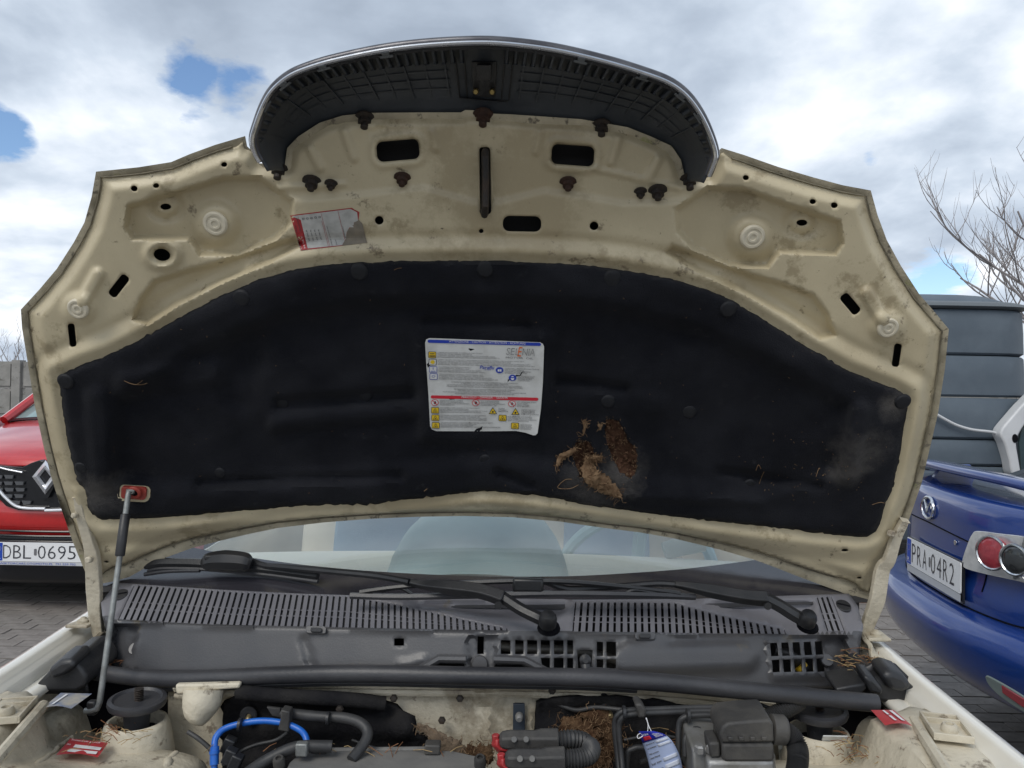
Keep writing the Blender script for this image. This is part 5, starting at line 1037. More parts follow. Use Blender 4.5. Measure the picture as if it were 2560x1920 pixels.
wall_px('dark_void_sheet', [(200, 1690), (445, 1700), (445, 1830), (180, 1830)], m_dark, apL, lambda x, y: 1.31+0*x, 30); wall_px('dark_void_sheet', [(1930, 1715), (2200, 1730), (2230, 1850), (1930, 1850)], m_dark, apR, lambda x, y: 1.31+0*x, 30)  # black sheets that paint in the shaded void behind the strut towers
wall_px('corner_liner', [(72, 1734), (120, 1690), (168, 1640), (204, 1618), (216, 1700), (222, 1736)], m_blk, apL, lambda x, y: 1.262+0*x, 14); wall_px('corner_liner', [(2150, 1676), (2200, 1650), (2240, 1660), (2295, 1715), (2330, 1764), (2160, 1766)], m_blk, apR, lambda x, y: 1.262+0*x, 14)
pipe('vent_hose', [(610, 1940, 1.05), (660, 1905, 1.07), (720, 1875, 1.08), (760, 1866, 1.085), (830, 1866, 1.09)], .0085, m_hose)
MB().box(at(755, 1872, 1.075), (.016, .012, .018)).build('hose_clamp', [m_steel], car, bevel=.002)
# grey control box
bx_ = [V(at(x, y, Y)) for x, y, Y in ((742, 1886, 1.09), (800, 1876, 1.115), (1130, 1874, 1.115), (1205, 1892, 1.10), (1225, 1935, 1.04), (710, 1935, 1.04), (722, 1905, 1.07))]
gb = MB().prism(bx_[::-1], (0, -.01, -.12)).build('control_box', [m_box], car, bevel=.004, seg=3)
MB().prism([p+Vector((0, 0, .0)) for p in [V(at(x, y, Y)) for x, y, Y in ((755, 1868, 1.125), (1080, 1864, 1.125), (1082, 1872, 1.118), (752, 1877, 1.118))]][::-1], (0, 0, -.02)).build('box_lip', [m_box], gb, bevel=.002)
MB().box(at(1082, 1868, 1.11), (.022, .02, .014)).build('box_catch', [m_dust], gb, bevel=.002); MB().box(at(800, 1869, 1.11), (.022, .02, .012)).build('box_catch', [m_dust], gb, bevel=.002)
for x, y in ((697, 1904), (1200, 1902)): MB().lathe([(.008, -.008), (.008, .004), (.006, .007), (.004, .007), (.0035, .003)], at(x, y, 1.06), (0, -.4, 1), 14).build('box_boss', [m_dust], gb, smooth=35)
# battery leads: two connectors with red locks and ribbed conduit
def connector(x0, y0, x1, y1, Y, cpath):
    mid = lambda t, dy: V(at(x0+(x1-x0)*t, y0+(y1-y0)*t+dy, Y)); o = MB()
    A = cat([tuple(mid(t, 0)) for t in (0, .3, .7, 1)], 4); o.tube(A, np.interp(np.linspace(0, 1, len(A)), [0, .08, .2, .6, .62, 1], [.008, .012, .014, .0135, .0155, .0165]), 6, up=(0, 1, 0)); b = o.build('cable_connector', [m_dust], car, smooth=25, bevel=.002)
    MB().tube([mid(-.03, -6), mid(-.04, 8), mid(.02, 17), mid(.35, 22), mid(.62, 20), mid(.70, 15)], [.007, .009, .0095, .0085, .0075, .006], 4, up=(0, 1, 0)).build('red_lock', [m_conn], b, smooth=20, bevel=.002)
    MB().tube([mid(-.06, -14), mid(-.05, 12)], .0055, 6).build('lock_tab', [m_conn], b, bevel=.001)
    for t in (.25, .45): MB().lathe([(.004, 0), (.0035, .002)], mid(t, -6)+Vector((0, -.014, .004)), (0, -1, .3), 10).build('connector_dimple', [m_box], b)
    pipe('ribbed_conduit', cpath, .0112, m_hose, b, 14, ribs=24); return b
connector(1248, 1850, 1396, 1850, 1.03, [(1396, 1850, 1.03), (1430, 1848, 1.032), (1460, 1855, 1.04), (1462, 1872, 1.06), (1440, 1885, 1.09)])
connector(1262, 1898, 1412, 1897, .99, [(1412, 1897, .99), (1445, 1896, .992), (1472, 1888, 1.0), (1478, 1870, 1.02), (1462, 1860, 1.05)])
# wiring, ties and small fittings
for k_, pth in enumerate(([(556, 1915, 1.13), (600, 1880, 1.14), (640, 1862, 1.145), (690, 1850, 1.15), (720, 1830, 1.15)], [(470, 1830, 1.16), (500, 1850, 1.15), (530, 1880, 1.13), (540, 1925, 1.11)], [(880, 1850, 1.16), (940, 1870, 1.15), (1010, 1880, 1.14), (1060, 1874, 1.13)],
      [(1340, 1870, 1.14), (1380, 1880, 1.12), (1420, 1905, 1.10), (1440, 1940, 1.08)], [(1600, 1905, 1.12), (1650, 1890, 1.13), (1700, 1895, 1.12), (1740, 1925, 1.10)], [(1560, 1850, 1.17), (1640, 1838, 1.17), (1720, 1850, 1.165), (1790, 1870, 1.15)], [(1900, 1760, 1.19), (1940, 1778, 1.18), (1965, 1800, 1.165), (1975, 1830, 1.13)],
      [(1395, 1760, 1.185), (1440, 1775, 1.18), (1490, 1768, 1.18), (1560, 1775, 1.17)])):
    pipe('wire', pth, (.0028, .0035, .0022)[k_ % 3], m_hose, None, 7)
for x_, y_, Y_ in ((575, 1890, 1.10), (590, 1905, 1.095), (572, 1862, 1.13)): MB().box(at(x_, y_, Y_), (.016, .016, .022), Matrix.Rotation(.4, 3, 'Y')).build('small_connector', [m_blk], car, bevel=.002)
for x_, y_, Y_ in ((850, 1772, 1.165), (985, 1745, 1.19), (1105, 1800, 1.19), (1150, 1745, 1.19), (1380, 1726, 1.185), (1270, 1845, 1.185)): MB().lathe([(.006, 0), (.006, .003), (.0045, .006), (.002, .0065)], at(x_, y_, Y_), (0, -1, .1), 6).build('bolt', [m_bolt], bulk, smooth=20)
for x_, y_, Y_ in ((820, 1796, 1.128), (1560, 1782, 1.092), (1720, 1788, 1.075), (600, 1812, 1.125)): MB().lathe([(.0095, -.002), (.0095, .002)], at(x_, y_, Y_), (1, 0, 0), 14).build('cable_tie', [m_blk], car)
# brake pipes
for pth in ([(1552, 1990, 1.06), (1545, 1900, 1.09), (1537, 1815, 1.10), (1546, 1786, 1.10), (1572, 1776, 1.10), (1650, 1773, 1.105), (1760, 1769, 1.11), (1800, 1772, 1.11), (1826, 1790, 1.10), (1834, 1815, 1.09)],
            [(1562, 1990, 1.05), (1554, 1900, 1.085), (1547, 1822, 1.095), (1556, 1795, 1.095), (1582, 1785, 1.095), (1660, 1781, 1.10), (1770, 1778, 1.105), (1815, 1783, 1.10), (1842, 1800, 1.09), (1850, 1825, 1.08)],
            [(1694, 1960, 1.06), (1696, 1880, 1.07), (1697, 1815, 1.08), (1708, 1795, 1.08), (1735, 1789, 1.08), (1778, 1789, 1.08), (1798, 1798, 1.08), (1806, 1822, 1.07)],
            [(1712, 1890, 1.06), (1713, 1850, 1.065), (1724, 1830, 1.07), (1742, 1823, 1.07), (1756, 1835, 1.065), (1762, 1880, 1.05)],
            [(1786, 1990, 1.13), (1786, 1900, 1.13), (1786, 1835, 1.13), (1782, 1805, 1.13), (1768, 1795, 1.13)],
            [(1852, 1812, 1.12), (1862, 1785, 1.13), (1876, 1774, 1.13), (1888, 1785, 1.12), (1892, 1812, 1.11)],
            [(1566, 1990, 1.10), (1568, 1890, 1.10), (1582, 1872, 1.10), (1606, 1869, 1.10), (1640, 1880, 1.10)]):
    pipe('brake_pipe', pth, .0042, m_hose)
MB().prism([at(x, y, 1.085) for x, y in ((1587, 1762), (1602, 1758), (1615, 1775), (1616, 1795), (1596, 1797), (1594, 1778))][::-1], (0, .03, 0)).build('pipe_clip', [m_dust], car, bevel=.003)
# ABS unit
P3 = lambda pix, Y: [at(x, y, Y) for x, y in pix][::-1]
ab = MB().prism(P3([(1732, 1876), (1765, 1872), (1940, 1888), (1944, 1990), (1735, 1990)], 1.02), (0, .08, .012)).build('hydraulic_block', [m_alu], car, bevel=.003)
MB().prism(P3([(1770, 1905), (1938, 1905), (1940, 1990), (1772, 1990)], 1.0), (0, .02, .004)).build('block_face', [m_alu], ab, bevel=.004)
MB().prism(P3([(1806, 1860), (1935, 1859), (1938, 1902), (1930, 1906), (1812, 1906), (1806, 1898)], 1.0), (0, .05, .008)).build('control_unit', [m_dust], ab, bevel=.004)
MB().prism(P3([(1772, 1858), (1800, 1856), (1802, 1894), (1776, 1896)], 1.005), (0, .03, .005)).build('unit_plug', [m_dust], ab, bevel=.003)
lid = MB().prism(P3([(1800, 1836), (1806, 1818), (1820, 1808), (1870, 1803), (1925, 1800), (1934, 1808), (1936, 1856), (1804, 1858)], .998), (0, .055, .006)).build('unit_lid', [m_dust], ab, bevel=.006, seg=3)
for x in (1826, 1853, 1881, 1910): MB().box(at(x, 1846, .996), (.006, .004, .0045)).build('lid_catch', [m_dust], ab, bevel=.0008)
MB().lathe([(.016, -.012), (.019, -.01), (.019, .006), (.016, .009)], at(1948, 1824, 1.02), (1, 0, -.05), 18).build('unit_connector', [m_dust], ab, smooth=35)
pipe('ribbed_cable', [(1950, 1826, 1.02), (1976, 1838, 1.02), (1992, 1865, 1.015), (1995, 1900, 1.0), (1985, 1960, .98)], .0125, m_hose, None, 12, ribs=40)
pipe('ribbed_conduit', [(1880, 1810, 1.16), (1920, 1795, 1.165), (1960, 1775, 1.17), (2000, 1752, 1.18)], .0125, m_hose, None, 12, ribs=26)
MB().tube([at(1755, 1872, 1.03), at(1756, 1890, 1.02)], .006, 8).build('pipe_union', [m_alu], ab)
for x in (1748, 1778): MB().lathe([(.007, 0), (.007, .008), (.0045, .010)], at(x, 1880, 1.015), (0, -.1, 1), 6).build('pipe_union', [m_alu], ab, smooth=0)
# dark mass below: engine, cross member, floor of the bay
eng = MB().box((XC-.02, .74, .66), (.66, .50, .34)).build('engine_block', [m_dust], car, bevel=.03, seg=3)
MB().box((XC-.08, .70, .855), (.44, .26, .05), taper=.9).build('engine_cover', [m_blk], eng, bevel=.015, seg=3)
for k_ in range(5): MB().box((XC-.24+k_*.08, .70, .884), (.012, .20, .012)).build('cover_rib', [m_blk], eng, bevel=.003)
MB().lathe([(.035, 0), (.035, .02), (.028, .028), (.012, .028)], (XC+.07, .78, .875), (0, 0, 1), 18).build('oil_cap', [m_blk], eng)
bat = MB().box((XC-.235, .905, .86), (.20, .15, .17)).build('battery', [m_dust], car, bevel=.006)
for q in (-.07, .07): MB().lathe([(.010, 0), (.010, .016)], (XC-.235+q, .90, .945), (0, 0, 1), 12).build('battery_post', [m_alu], bat)
MB().box((XC+.20, .62, .84), (.22, .26, .14), taper=.85).build('air_filter_box', [m_blk], car, bevel=.015, seg=3)
pipe_pts = cat([(XC+.18, .74, .86), (XC+.10, .84, .90), (XC-.02, .86, .90), (XC-.10, .80, .88)], 8); Pp = resample(pipe_pts, 80); MB().tube(Pp, .032*(1+.06*np.cos(np.arange(80)*math.pi/2)), 16).build('intake_duct', [m_hose], car, smooth=60)
MB().box((XC, .27, .66), (1.1, .05, .36)).build('radiator', [m_dust], car, bevel=.005)
for q in (-.25, .25): MB().lathe([(.15, -.012), (.16, 0), (.15, .012), (.14, .012), (.14, -.012)], (XC+q, .315, .66), (0, 1, 0), 28, capb=False, capt=False).build('fan_shroud', [m_blk], car)
tank = MB().box((XC+.33, .48, .86), (.12, .14, .13)).build('coolant_tank', [mat('cloudy_plastic', (.42, .40, .34), (.34, .32, .27), 14, .5)], car, bevel=.02, seg=3)
MB().lathe([(.026, 0), (.026, .022), (.02, .026)], (XC+.33, .48, .925), (0, 0, 1), 16).build('tank_cap', [m_blk], tank)
for k_, a_ in enumerate(((-.32, .55), (-.12, .52), (.05, .50))): MB().tube(cat([(XC+a_[0], a_[1], .80), (XC+a_[0]+.04, a_[1]-.08, .83), (XC+a_[0]+.02, .36, .80), (XC+a_[0], .31, .74)], 6), .018-.004*k_, 10).build('coolant_hose', [m_hose], car); MB().box((XC, .72, .45), (1.5, 1.2, .04)).build('undertray', [m_dark], car)  # bay floor coloured near-black so the gaps above it read as shade
G = np.array([[(XC+x, y+.10*(x/.75)**2, z) for x in np.linspace(-.8, .8, 24)] for y, z in cat([(.16, .86), (.06, .84), (-.0, .76), (-.05, .60), (-.05, .42), (.02, .25), (.10, .22)], 3)]); MB().grid(G).build('front_bumper', [m_body], car, smooth=70, solid=.004)
MB().box((XC, .20, .84), (1.36, .08, .03)).build('lock_carrier', [m_bay], car, bevel=.006)
for sg in (-1, 1): MB().ball((XC+sg*.60, .20, .76), (.15, .12, .085), 10).build('headlamp', [mat('lamp_clear', (.5, .52, .54), rough=.08, spec=.8)], car)
# ================================================================== service tag hanging on a pipe
tg = thing('service_tag', tuple(at(1640, 1900, 1.06)), 'blue and white paper oil service tag hanging on a string from a brake pipe', 'tag')
TQ = {(0, 0): (1598, 1829), (1, 0): (1634, 1828), (2, 0): (1658, 1835), (3, 0): (1676, 1850), (4, 0): (1688, 1868)}
m_tb = flat('tag_blue', (.02, .03, .40)); m_tw = mat('tag_white', (.66, .70, .80), (.60, .65, .77), 60, .5); m_tl = flat('tag_pale_blue', (.42, .50, .72))
tl = cat([(1597, 1828), (1606, 1856), (1617, 1888), (1628, 1935), (1638, 1990)], 6); tr = cat([(1634, 1828), (1665, 1838), (1686, 1862), (1703, 1905), (1715, 1990)], 6)
def tagp(u, v, n=0.):
    i = v*(len(tl)-1); k = np.arange(len(tl)); a = np.array([np.interp(i, k, tl[:, c]) for c in (0, 1)]); b = np.array([np.interp(i, k, tr[:, c]) for c in (0, 1)])
    q = a+(b-a)*u; return at(q[0], q[1], 1.055-.018*math.sin(u*2.2)-n+.01*v)
def tagquad(o, u0, u1, v0, v1, n, mi, k=6): 
    o.grid(np.array([[tagp(u, v, n) for u in np.linspace(u0, u1, k)] for v in np.linspace(v0, v1, 5)]), mi)
o = MB(); o.grid(np.array([[tagp(u, v) for u in np.linspace(0, 1, 9)] for v in np.linspace(0, 1, 24)]), 1); tagquad(o, 0, 1, 0, .265, .0008, 0, 9)
tagquad(o, .10, .42, .155, .235, .0013, 3)
def tagtext(st_, u0, u1, v, h, mi, n=.0018, sh=0):
    q, fs, _ = text2d(st_, sh); o.add([tagp(u0+(u1-u0)*a, v-h*b, n) for a, b in q], fs, mi)
tagtext('LIQUI', .08, .42, .145, .05, 4); tagtext('MOLY', .13, .40, .222, .05, 4)
for i, t_ in enumerate(('MOTOROIL', 'SERVICE', 'AUTOPFLEGE')): tagtext(t_, .60, .93, .155+i*.038, .026, 4)
for i, (t_, v) in enumerate((('Ölwechsel am:', .335), ('bei Kilometer:', .42), ('Ölfilter gewechselt', .52), ('nächster Ölwechsel:', .58), ('bei km:', .66), ('spätestens am:', .75))): tagtext(t_, .08, .42, v, .026, 5)
for v in (.30, .385, .62, .71): tagquad(o, .48, .95, v, v+.05, .0010, 2)
o.build('paper_tag', [m_tb, m_tl, m_tw, m_red, m_wht, m_gry], tg, smooth=60, solid=.0004)
MB().tube([at(x, y, Y) for x, y, Y in cat([(1615, 1795, 1.075), (1620, 1812, 1.065), (1618, 1832, 1.05), (1610, 1838, 1.05), (1596, 1846, 1.05), (1594, 1838, 1.055), (1606, 1832, 1.05), (1628, 1832, 1.045), (1622, 1815, 1.06), (1616, 1795, 1.075)], 6)], .0006, 5).build('string', [m_wht], tg)
# ================================================================== needles and leaves blown into the bay
def needles(name, cx_, cy_, Y, n, sx, sy, sd_, seed, ln=.03, lab=None, cat_=None):
    r = np.random.RandomState(seed); o = MB(); c = V(at(cx_, cy_, Y))
    for _ in range(n):
        p = c+Vector((r.normal(0, sx), r.normal(0, sd_), abs(r.normal(0, sy)))); a = r.uniform(0, 6.3); e = r.normal(0, .35); L_ = ln*r.uniform(.5, 1.3); d = Vector((math.cos(a), math.sin(a), e))*L_
        o.tube([p-d/2, p+Vector((0, 0, .002)), p+d/2], .0006, 3, int(r.rand() > .5))
    q = o.build(name, [m_straw, mat('russet_needle', (.24, .11, .05), (.16, .07, .03), 50, .8)]); tag(q, lab, cat_, None, 'stuff'); return q
needles('pine_needles', 2150, 1672, 1.31, 110, .016, .012, .02, 31, .03, 'clump of russet pine needles behind the right hinge', 'needles')
needles('pine_needles', 240, 1664, 1.32, 50, .016, .008, .02, 32, .03, 'russet pine needles behind the prop rod', 'needles')
needles('pine_needles', 1745, 1885, 1.10, 70, .022, .012, .012, 33, .05, 'straw needles caught between the brake pipes', 'needles')
needles('pine_needles', 270, 1842, 1.14, 40, .025, .004, .02, 34, .02, 'fine needles round the left strut tower', 'needles')
needles('pine_needles', 2140, 1880, 1.12, 46, .022, .004, .03, 35, .02, 'fine needles round the right strut tower', 'needles')
needles('pine_needles', 900, 1878, 1.105, 26, .08, .003, .006, 36, .03, 'straw lying along the back of the grey control box', 'needles')
rs = np.random.RandomState(5)
for i, (x, y, Y) in enumerate(((2130, 1708, 1.285), (2152, 1702, 1.285))):
    c = V(at(x, y, Y)); G = []
    for u in np.linspace(-1, 1, 7):
        wv = .011*(1-abs(u)**1.6)+.0006; G.append([c+Vector((.020*u, wv*v*.6, .006*abs(v)+.006*math.sin(3*u+i)+.006*v*(i*2-1)+.004)) for v in (-1, -.5, 0, .5, 1)])
    l = MB().grid(np.array([[tuple(q) for q in r_] for r_ in G])).build('dry_leaf', [mat('dead_leaf', (.36, .25, .18), (.26, .17, .115), 60, .8, bump=.4, bscale=150)], smooth=60); tag(l, ('curled dry brown leaf beside the right corner duct', 'curled dry brown leaf against the right hinge bracket')[i], 'leaf')
# ================================================================== ground
m_pave = mat('concrete_paving', (.105, .10, .098), (.155, .148, .14), 8, .9, bump=.5, bscale=60, spots=[((.06, .057, .055), 5, .60)])
m_brick = mat('concrete_paver', (.19, .172, .158), (.25, .23, .212), 14, .9, bump=.5, bscale=90, spots=[((.13, .118, .105), 22, .62)])
g = MB().add([(-150, -60, -.005), (150, -60, -.005), (150, 260, -.005), (-150, 260, -.005)], [(0, 1, 2, 3)]).build('ground', [m_pave]); tag(g, None, None, None, 'structure')
t = m_pave.node_tree                                   # beyond the single pavers: courses of the same size, in the material
bt = t.nodes.new('ShaderNodeTexBrick'); bt.inputs['Scale'].default_value = 1.0; bt.inputs['Brick Width'].default_value = .20; bt.inputs['Row Height'].default_value = .10; bt.inputs['Mortar Size'].default_value = .006
bt.inputs['Color1'].default_value = (.185, .17, .156, 1); bt.inputs['Color2'].default_value = (.23, .212, .195, 1); bt.inputs['Mortar'].default_value = (.10, .092, .083, 1)
tcn = t.nodes.new('ShaderNodeTexCoord'); t.links.new(tcn.outputs['Object'], bt.inputs['Vector']); bs = t.nodes['Principled BSDF']
mm = t.nodes.new('ShaderNodeMix'); mm.data_type = 'RGBA'; mm.blend_type = 'MULTIPLY'; mm.inputs[0].default_value = .0
t.links.new(bt.outputs['Color'], bs.inputs['Base Color'])
me = MB().prism([(x, y, -.02) for x, y in rrect(0, 0, .194, .0905, .004, 0, 1)], (0, 0, .02)).build('p', [m_brick], mesh_only=True, smooth=0)
rs = np.random.RandomState(3); n = 0
def pavers(x0, x1, y0, y1):
    global n
    for j in range(int((y1-y0)/.1)):
        for i in range(int((x1-x0)/.2)):
            x = x0+i*.2+(.1 if j % 2 else 0); y = y0+j*.1
            if n < 298: place('paver', me, g, Matrix.Translation((x+.1, y+.05, rs.normal(0, .0015)-.002)) @ Matrix.Rotation(rs.normal(0, .008), 4, 'Z')); n += 1
pavers(-3.6, -2.0, 3.6, 5.5); pavers(1.5, 2.7, 3.3, 5.4)
# ================================================================== red car, front on
m_redp = mat('red_metallic', (.52, .014, .016), (.47, .012, .014), 30, .3, coat=1., metal=.0)
m_glsd = mat('dark_glass', (.03, .045, .05), rough=.05, spec=.8); m_grd = mat('gloss_black', (.012, .013, .016), rough=.22)
m_chr2 = mat('bright_chrome', (.86, .87, .9), rough=.16, metal=.55)
rc = thing('red_car', (-3.02, 6.8, 0), 'red crossover seen from the front with a black grille and a Polish number plate', 'car')
RO = np.array([-3.02, 5.0, 0.])
def RL(a, b, z): return (RO[0]+a, RO[1]-b, z)          # a across, b towards the viewer
W1 = .88
def sheet(prof, f, ns=33, drop=.03, cur=.16, pw=2.2):
    """body skin swept across the car from a centre-line profile (b, z, half width)"""
    S = np.linspace(-1, 1, ns); return np.array([[f(s*w_, b-cur*abs(s)**pw*cc, z-drop*abs(s)**4*(z > .7)) for s in S] for b, z, w_, cc in prof])
def C4(p, n=5): return cat(p, n)
rb = MB().grid(sheet(C4([(-.02, .50, .86, 1), (.02, .58, .87, 1), (.02, .68, .88, 1), (-.01, .74, .88, 1)]), RL)).build('bumper', [m_redp], rc, smooth=60, solid=.01)
MB().grid(sheet(C4([(-.10, .17, .80, 1), (-.01, .22, .86, 1), (.015, .32, .87, 1), (-.01, .42, .86, 1), (-.02, .50, .86, 1)]), RL)).build('lower_bumper', [m_grd], rc, smooth=60, solid=.01)
for z in (.445, .475, .51, .54): MB().tube([RL(x, .035-.10*(x/.7)**2, z) for x in np.linspace(-.62, .62, 15)], .007, 6).build('intake_bar', [m_grd], rc)
# bonnet, screen, roof
MB().grid(sheet(C4([(-.0, .955, .70, 1), (-.05, 1.015, .74, 1), (-.25, 1.10, .78, .9), (-.60, 1.18, .80, .8), (-.86, 1.222, .82, .6)]), RL)).build('bonnet', [m_redp], rc, smooth=60, solid=.01)
MB().grid(sheet(C4([(-.86, 1.215, .84, .5), (-1.15, 1.38, .78, .5), (-1.5, 1.56, .68, .5), (-1.62, 1.61, .64, .5)]), RL)).build('windscreen', [mat('tinted_screen', (.20, .30, .30), rough=.06, spec=.9)], rc, smooth=60)
MB().grid(sheet([(-.82, 1.222, .84, .5), (-.90, 1.240, .835, .5)], RL)).build('screen_base', [m_grd], rc, smooth=60)
MB().grid(sheet(C4([(-1.62, 1.615, .66, .3), (-2.2, 1.69, .66, .2), (-3.2, 1.67, .64, .1), (-3.9, 1.57, .60, 0)]), RL)).build('roof', [m_redp], rc, smooth=60, solid=.01)
for sg in (-1, 1):
    MB().tube([RL(sg*.86, -.92, 1.20), RL(sg*.80, -1.25, 1.40), RL(sg*.70, -1.62, 1.59), RL(sg*.67, -2.2, 1.675), RL(sg*.65, -3.2, 1.66)], .035, 8).build('roof_pillar', [m_redp], rc)
    G = np.array([[RL(sg*(.90-.04*math.cos(t*3)), b, .25+.95*t) for t in np.linspace(0, 1, 8)] for b in np.linspace(-.15, -4.1, 20)]); MB().grid(G).build('body_side', [m_redp], rc, smooth=60, solid=.01)
    MB().add([RL(sg*.86, -1.05, 1.22), RL(sg*.85, -3.9, 1.24), RL(sg*.66, -3.5, 1.64), RL(sg*.69, -1.75, 1.62)], [(0, 1, 2, 3)]).build('side_window', [m_glsd], rc)
    hl_ = MB().grid(np.array([[RL(sg*(.46+.40*u), -.03-.22*u**2, .80+.02*u+(.115+.02*u)*(v)) for u in np.linspace(0, 1, 10)] for v in np.linspace(0, 1, 5)])).build('headlight', [mat('lamp_clear2', (.45, .47, .50), rough=.1, spec=.8)], rc, solid=.02)
    for b in (-.78, -3.4):
        w0 = MB().lathe([(.22, -.10), (.32, -.10), (.335, -.07), (.335, .07), (.32, .10), (.22, .10)], RL(sg*.80, b, .335), (1, 0, 0), 28).build('wheel', [m_blk], rc); MB().lathe([(.21, 0), (.19, .02), (.05, .03)], RL(sg*.895, b, .335), (sg, 0, 0), 20).build('wheel_rim', [m_steel], w0)
    mr = MB().ball(RL(sg*1.0, -1.1, 1.14), (.12, .07, .08), 8); mr.build('door_mirror', [m_redp], rc)
MB().grid(np.array([[RL(x, -4.15+.05*abs(x), z) for x in np.linspace(-.86, .86, 8)] for z in (.25, .7, 1.2, 1.58)])).build('tailgate', [m_redp], rc)
MB().box(RL(0, -2.1, .28), (1.7, 3.6, .14)).build('floor_pan', [m_dark], rc)
# grille: frame, bars, chrome, badge (placed from the photo on the front plane)
def rp(px, py, b=0.05): return at(px, py, RO[1]-b)
def sym(pts): 
    c = 113.0; return [(x, y) for x, y in pts]+[(2*c-x, y+.0175*2*(c-x)) for x, y in pts[::-1] if abs(x-c) > 1]
gr = MB().prism([rp(x, y, -.03) for x, y in sym([(113, 1148), (92, 1155), (70, 1166), (0, 1160), (-110, 1150), (-130, 1170), (-60, 1215), (0, 1232), (30, 1262), (60, 1272), (113, 1274)])][::-1], (0, -.06, 0)).build('grille', [m_grd], rc, smooth=20, bevel=.004)
for (y, x0, x1) in ((1192, -95, 62), (1208, -75, 72), (1224, -40, 78), (1240, 5, 84), (1256, 30, 92)):
    for k in range(int((x1-x0)//27)):
        for mirr in (0, 1):
            xa = x0+k*27+((y//16) % 2)*6; xb = xa+21
            if mirr: xa, xb = 226-xb, 226-xa
            MB().prism([rp(x, yy, .035) for x, yy in ((xa, y-5), (xb+2, y-4), (xb, y+4), (xa+4, y+4))][::-1], (0, -.012, 0)).build('grille_bar', [mat('grille_bar_grey', (.085, .088, .095), rough=.35)], gr, smooth=0)
for mirr in (0, 1):
    f = lambda x: 226-x if mirr else x
    MB().tube([rp(f(x), y+(4 if mirr else 0), .05) for x, y in ((-110, 1156), (-20, 1164), (20, 1174), (56, 1181))], .006, 8).build('chrome_strip', [m_chr2], gr)
    MB().tube([rp(f(x), y+(4 if mirr else 0), .055) for x, y in cat([(-128, 1172), (-60, 1214), (-8, 1224), (12, 1242), (35, 1262), (60, 1270), (113, 1272)], 5)], .010, 8).build('chrome_strip', [m_chr2], gr)
dm = lambda k, n: [rp(113+x*k, 1192+y*k, n) for x, y in ((0, -42), (34, 0), (0, 46), (-34, 0))]
o = MB(); A = dm(1, .05); B_ = dm(.70, .085); C_ = dm(.42, .06)
for q, r_ in ((A, B_), (B_, C_)): o.add(list(q)+list(r_), [(i, (i+1) % 4, 4+(i+1) % 4, 4+i) for i in range(4)])
o.build('badge', [m_chr2], rc, smooth=0, label='chrome diamond badge')
MB().prism([rp(x, y, .045) for x, y in ((113, 1150), (150, 1192), (122, 1245), (104, 1245), (76, 1192))][::-1], (0, -.01, 0)).build('badge_mount', [m_grd], rc)
# number plates
def plate(name, par, fmap, w_, h_, text, eu_left=True, strip=None, extra=None, h_strip=.0, gap=None, x0=.058, wd=.040):
    """fmap(u, v, n): u, v metres from the plate's lower left corner"""
    o = MB(); P_ = [fmap(u, v, 0) for u, v in rrect(w_/2, h_/2, w_, h_, .008)]; Q_ = [fmap(u, v, .004) for u, v in rrect(w_/2, h_/2, w_, h_, .008)]; n_ = len(P_)
    o.add(P_+Q_, [tuple(range(n_, 2*n_))]+[(i, (i+1) % n_, n_+(i+1) % n_, n_+i) for i in range(n_)], 0)
    o.add([fmap(u, v, .0050) for u, v in ((.004, .004), (.046, .004), (.046, h_-.004), (.004, h_-.004))], [(0, 1, 2, 3)], 1)
    q, fs, _ = text2d('PL'); o.add([fmap(.012+.024*a, .014+.018*b, .006) for a, b in q], fs, 0)
    for k in range(12): a = k*math.pi/6; c = (.025+.013*math.cos(a), .075+.013*math.sin(a)); o.add([fmap(c[0]+.0022*math.cos(t_), c[1]+.0022*math.sin(t_), .006) for t_ in (0, 2.1, 4.2)], [(0, 1, 2)], 3)
    x = x0
    for chx in text:
        if chx == ' ': 
            o.add([fmap(u, v, .0055) for u, v in rrect(x+.012, h_/2, .016, .040, .006)], [tuple(range(20))], 4); x += .026; continue
        q, fs, _ = text2d(chx, 0, -.012); o.add([fmap(x+wd*a, (h_-.080)/2+.080*b, .0055) for a, b in q], fs, 2); x += gap or .051
    if strip:
        o.add([fmap(u, v, .003) for u, v in ((0, -h_strip), (w_, -h_strip), (w_, -.002), (0, -.002))], [(0, 1, 2, 3)], 5)
        if extra:
            q, fs, _ = text2d(extra); o.add([fmap(.03+.44*a, -h_strip*.85+h_strip*.55*b, .0045) for a, b in q], fs, 1)
    return o.build(name, [mat('plate_white', (.80, .81, .82), rough=.35), flat('plate_blue', (.01, .06, .42)), m_ink, flat('plate_star', (.8, .6, .05)), m_gry, strip or m_wht], par, smooth=0)
c0_ = V(at(-13, 1402, RO[1]-.07)); plate('number_plate', rc, lambda u, v, n: (c0_.x+u*1.1, c0_.y-n, c0_.z+v*1.06), .535, .114, 'DBL 06954', True, mat('plate_frame_white', (.55, .56, .58), rough=.4), 'WIKTORCARS.OTOMOTO.PL  791 559 702', .022, .058, .050, .046)
MB().prism([(c0_.x-.01, c0_.y+.002, c0_.z-.03), (c0_.x+.53, c0_.y+.002, c0_.z-.03), (c0_.x+.53, c0_.y+.002, c0_.z+.122), (c0_.x-.01, c0_.y+.002, c0_.z+.122)], (0, .07, 0)).build('plate_holder', [m_grd], rc, bevel=.003)
MB().tube([RL(-.45, -.86, 1.24), RL(-.1, -.90, 1.245), RL(.3, -.92, 1.245)], .012, 6).build('wiper', [m_wip], rc)
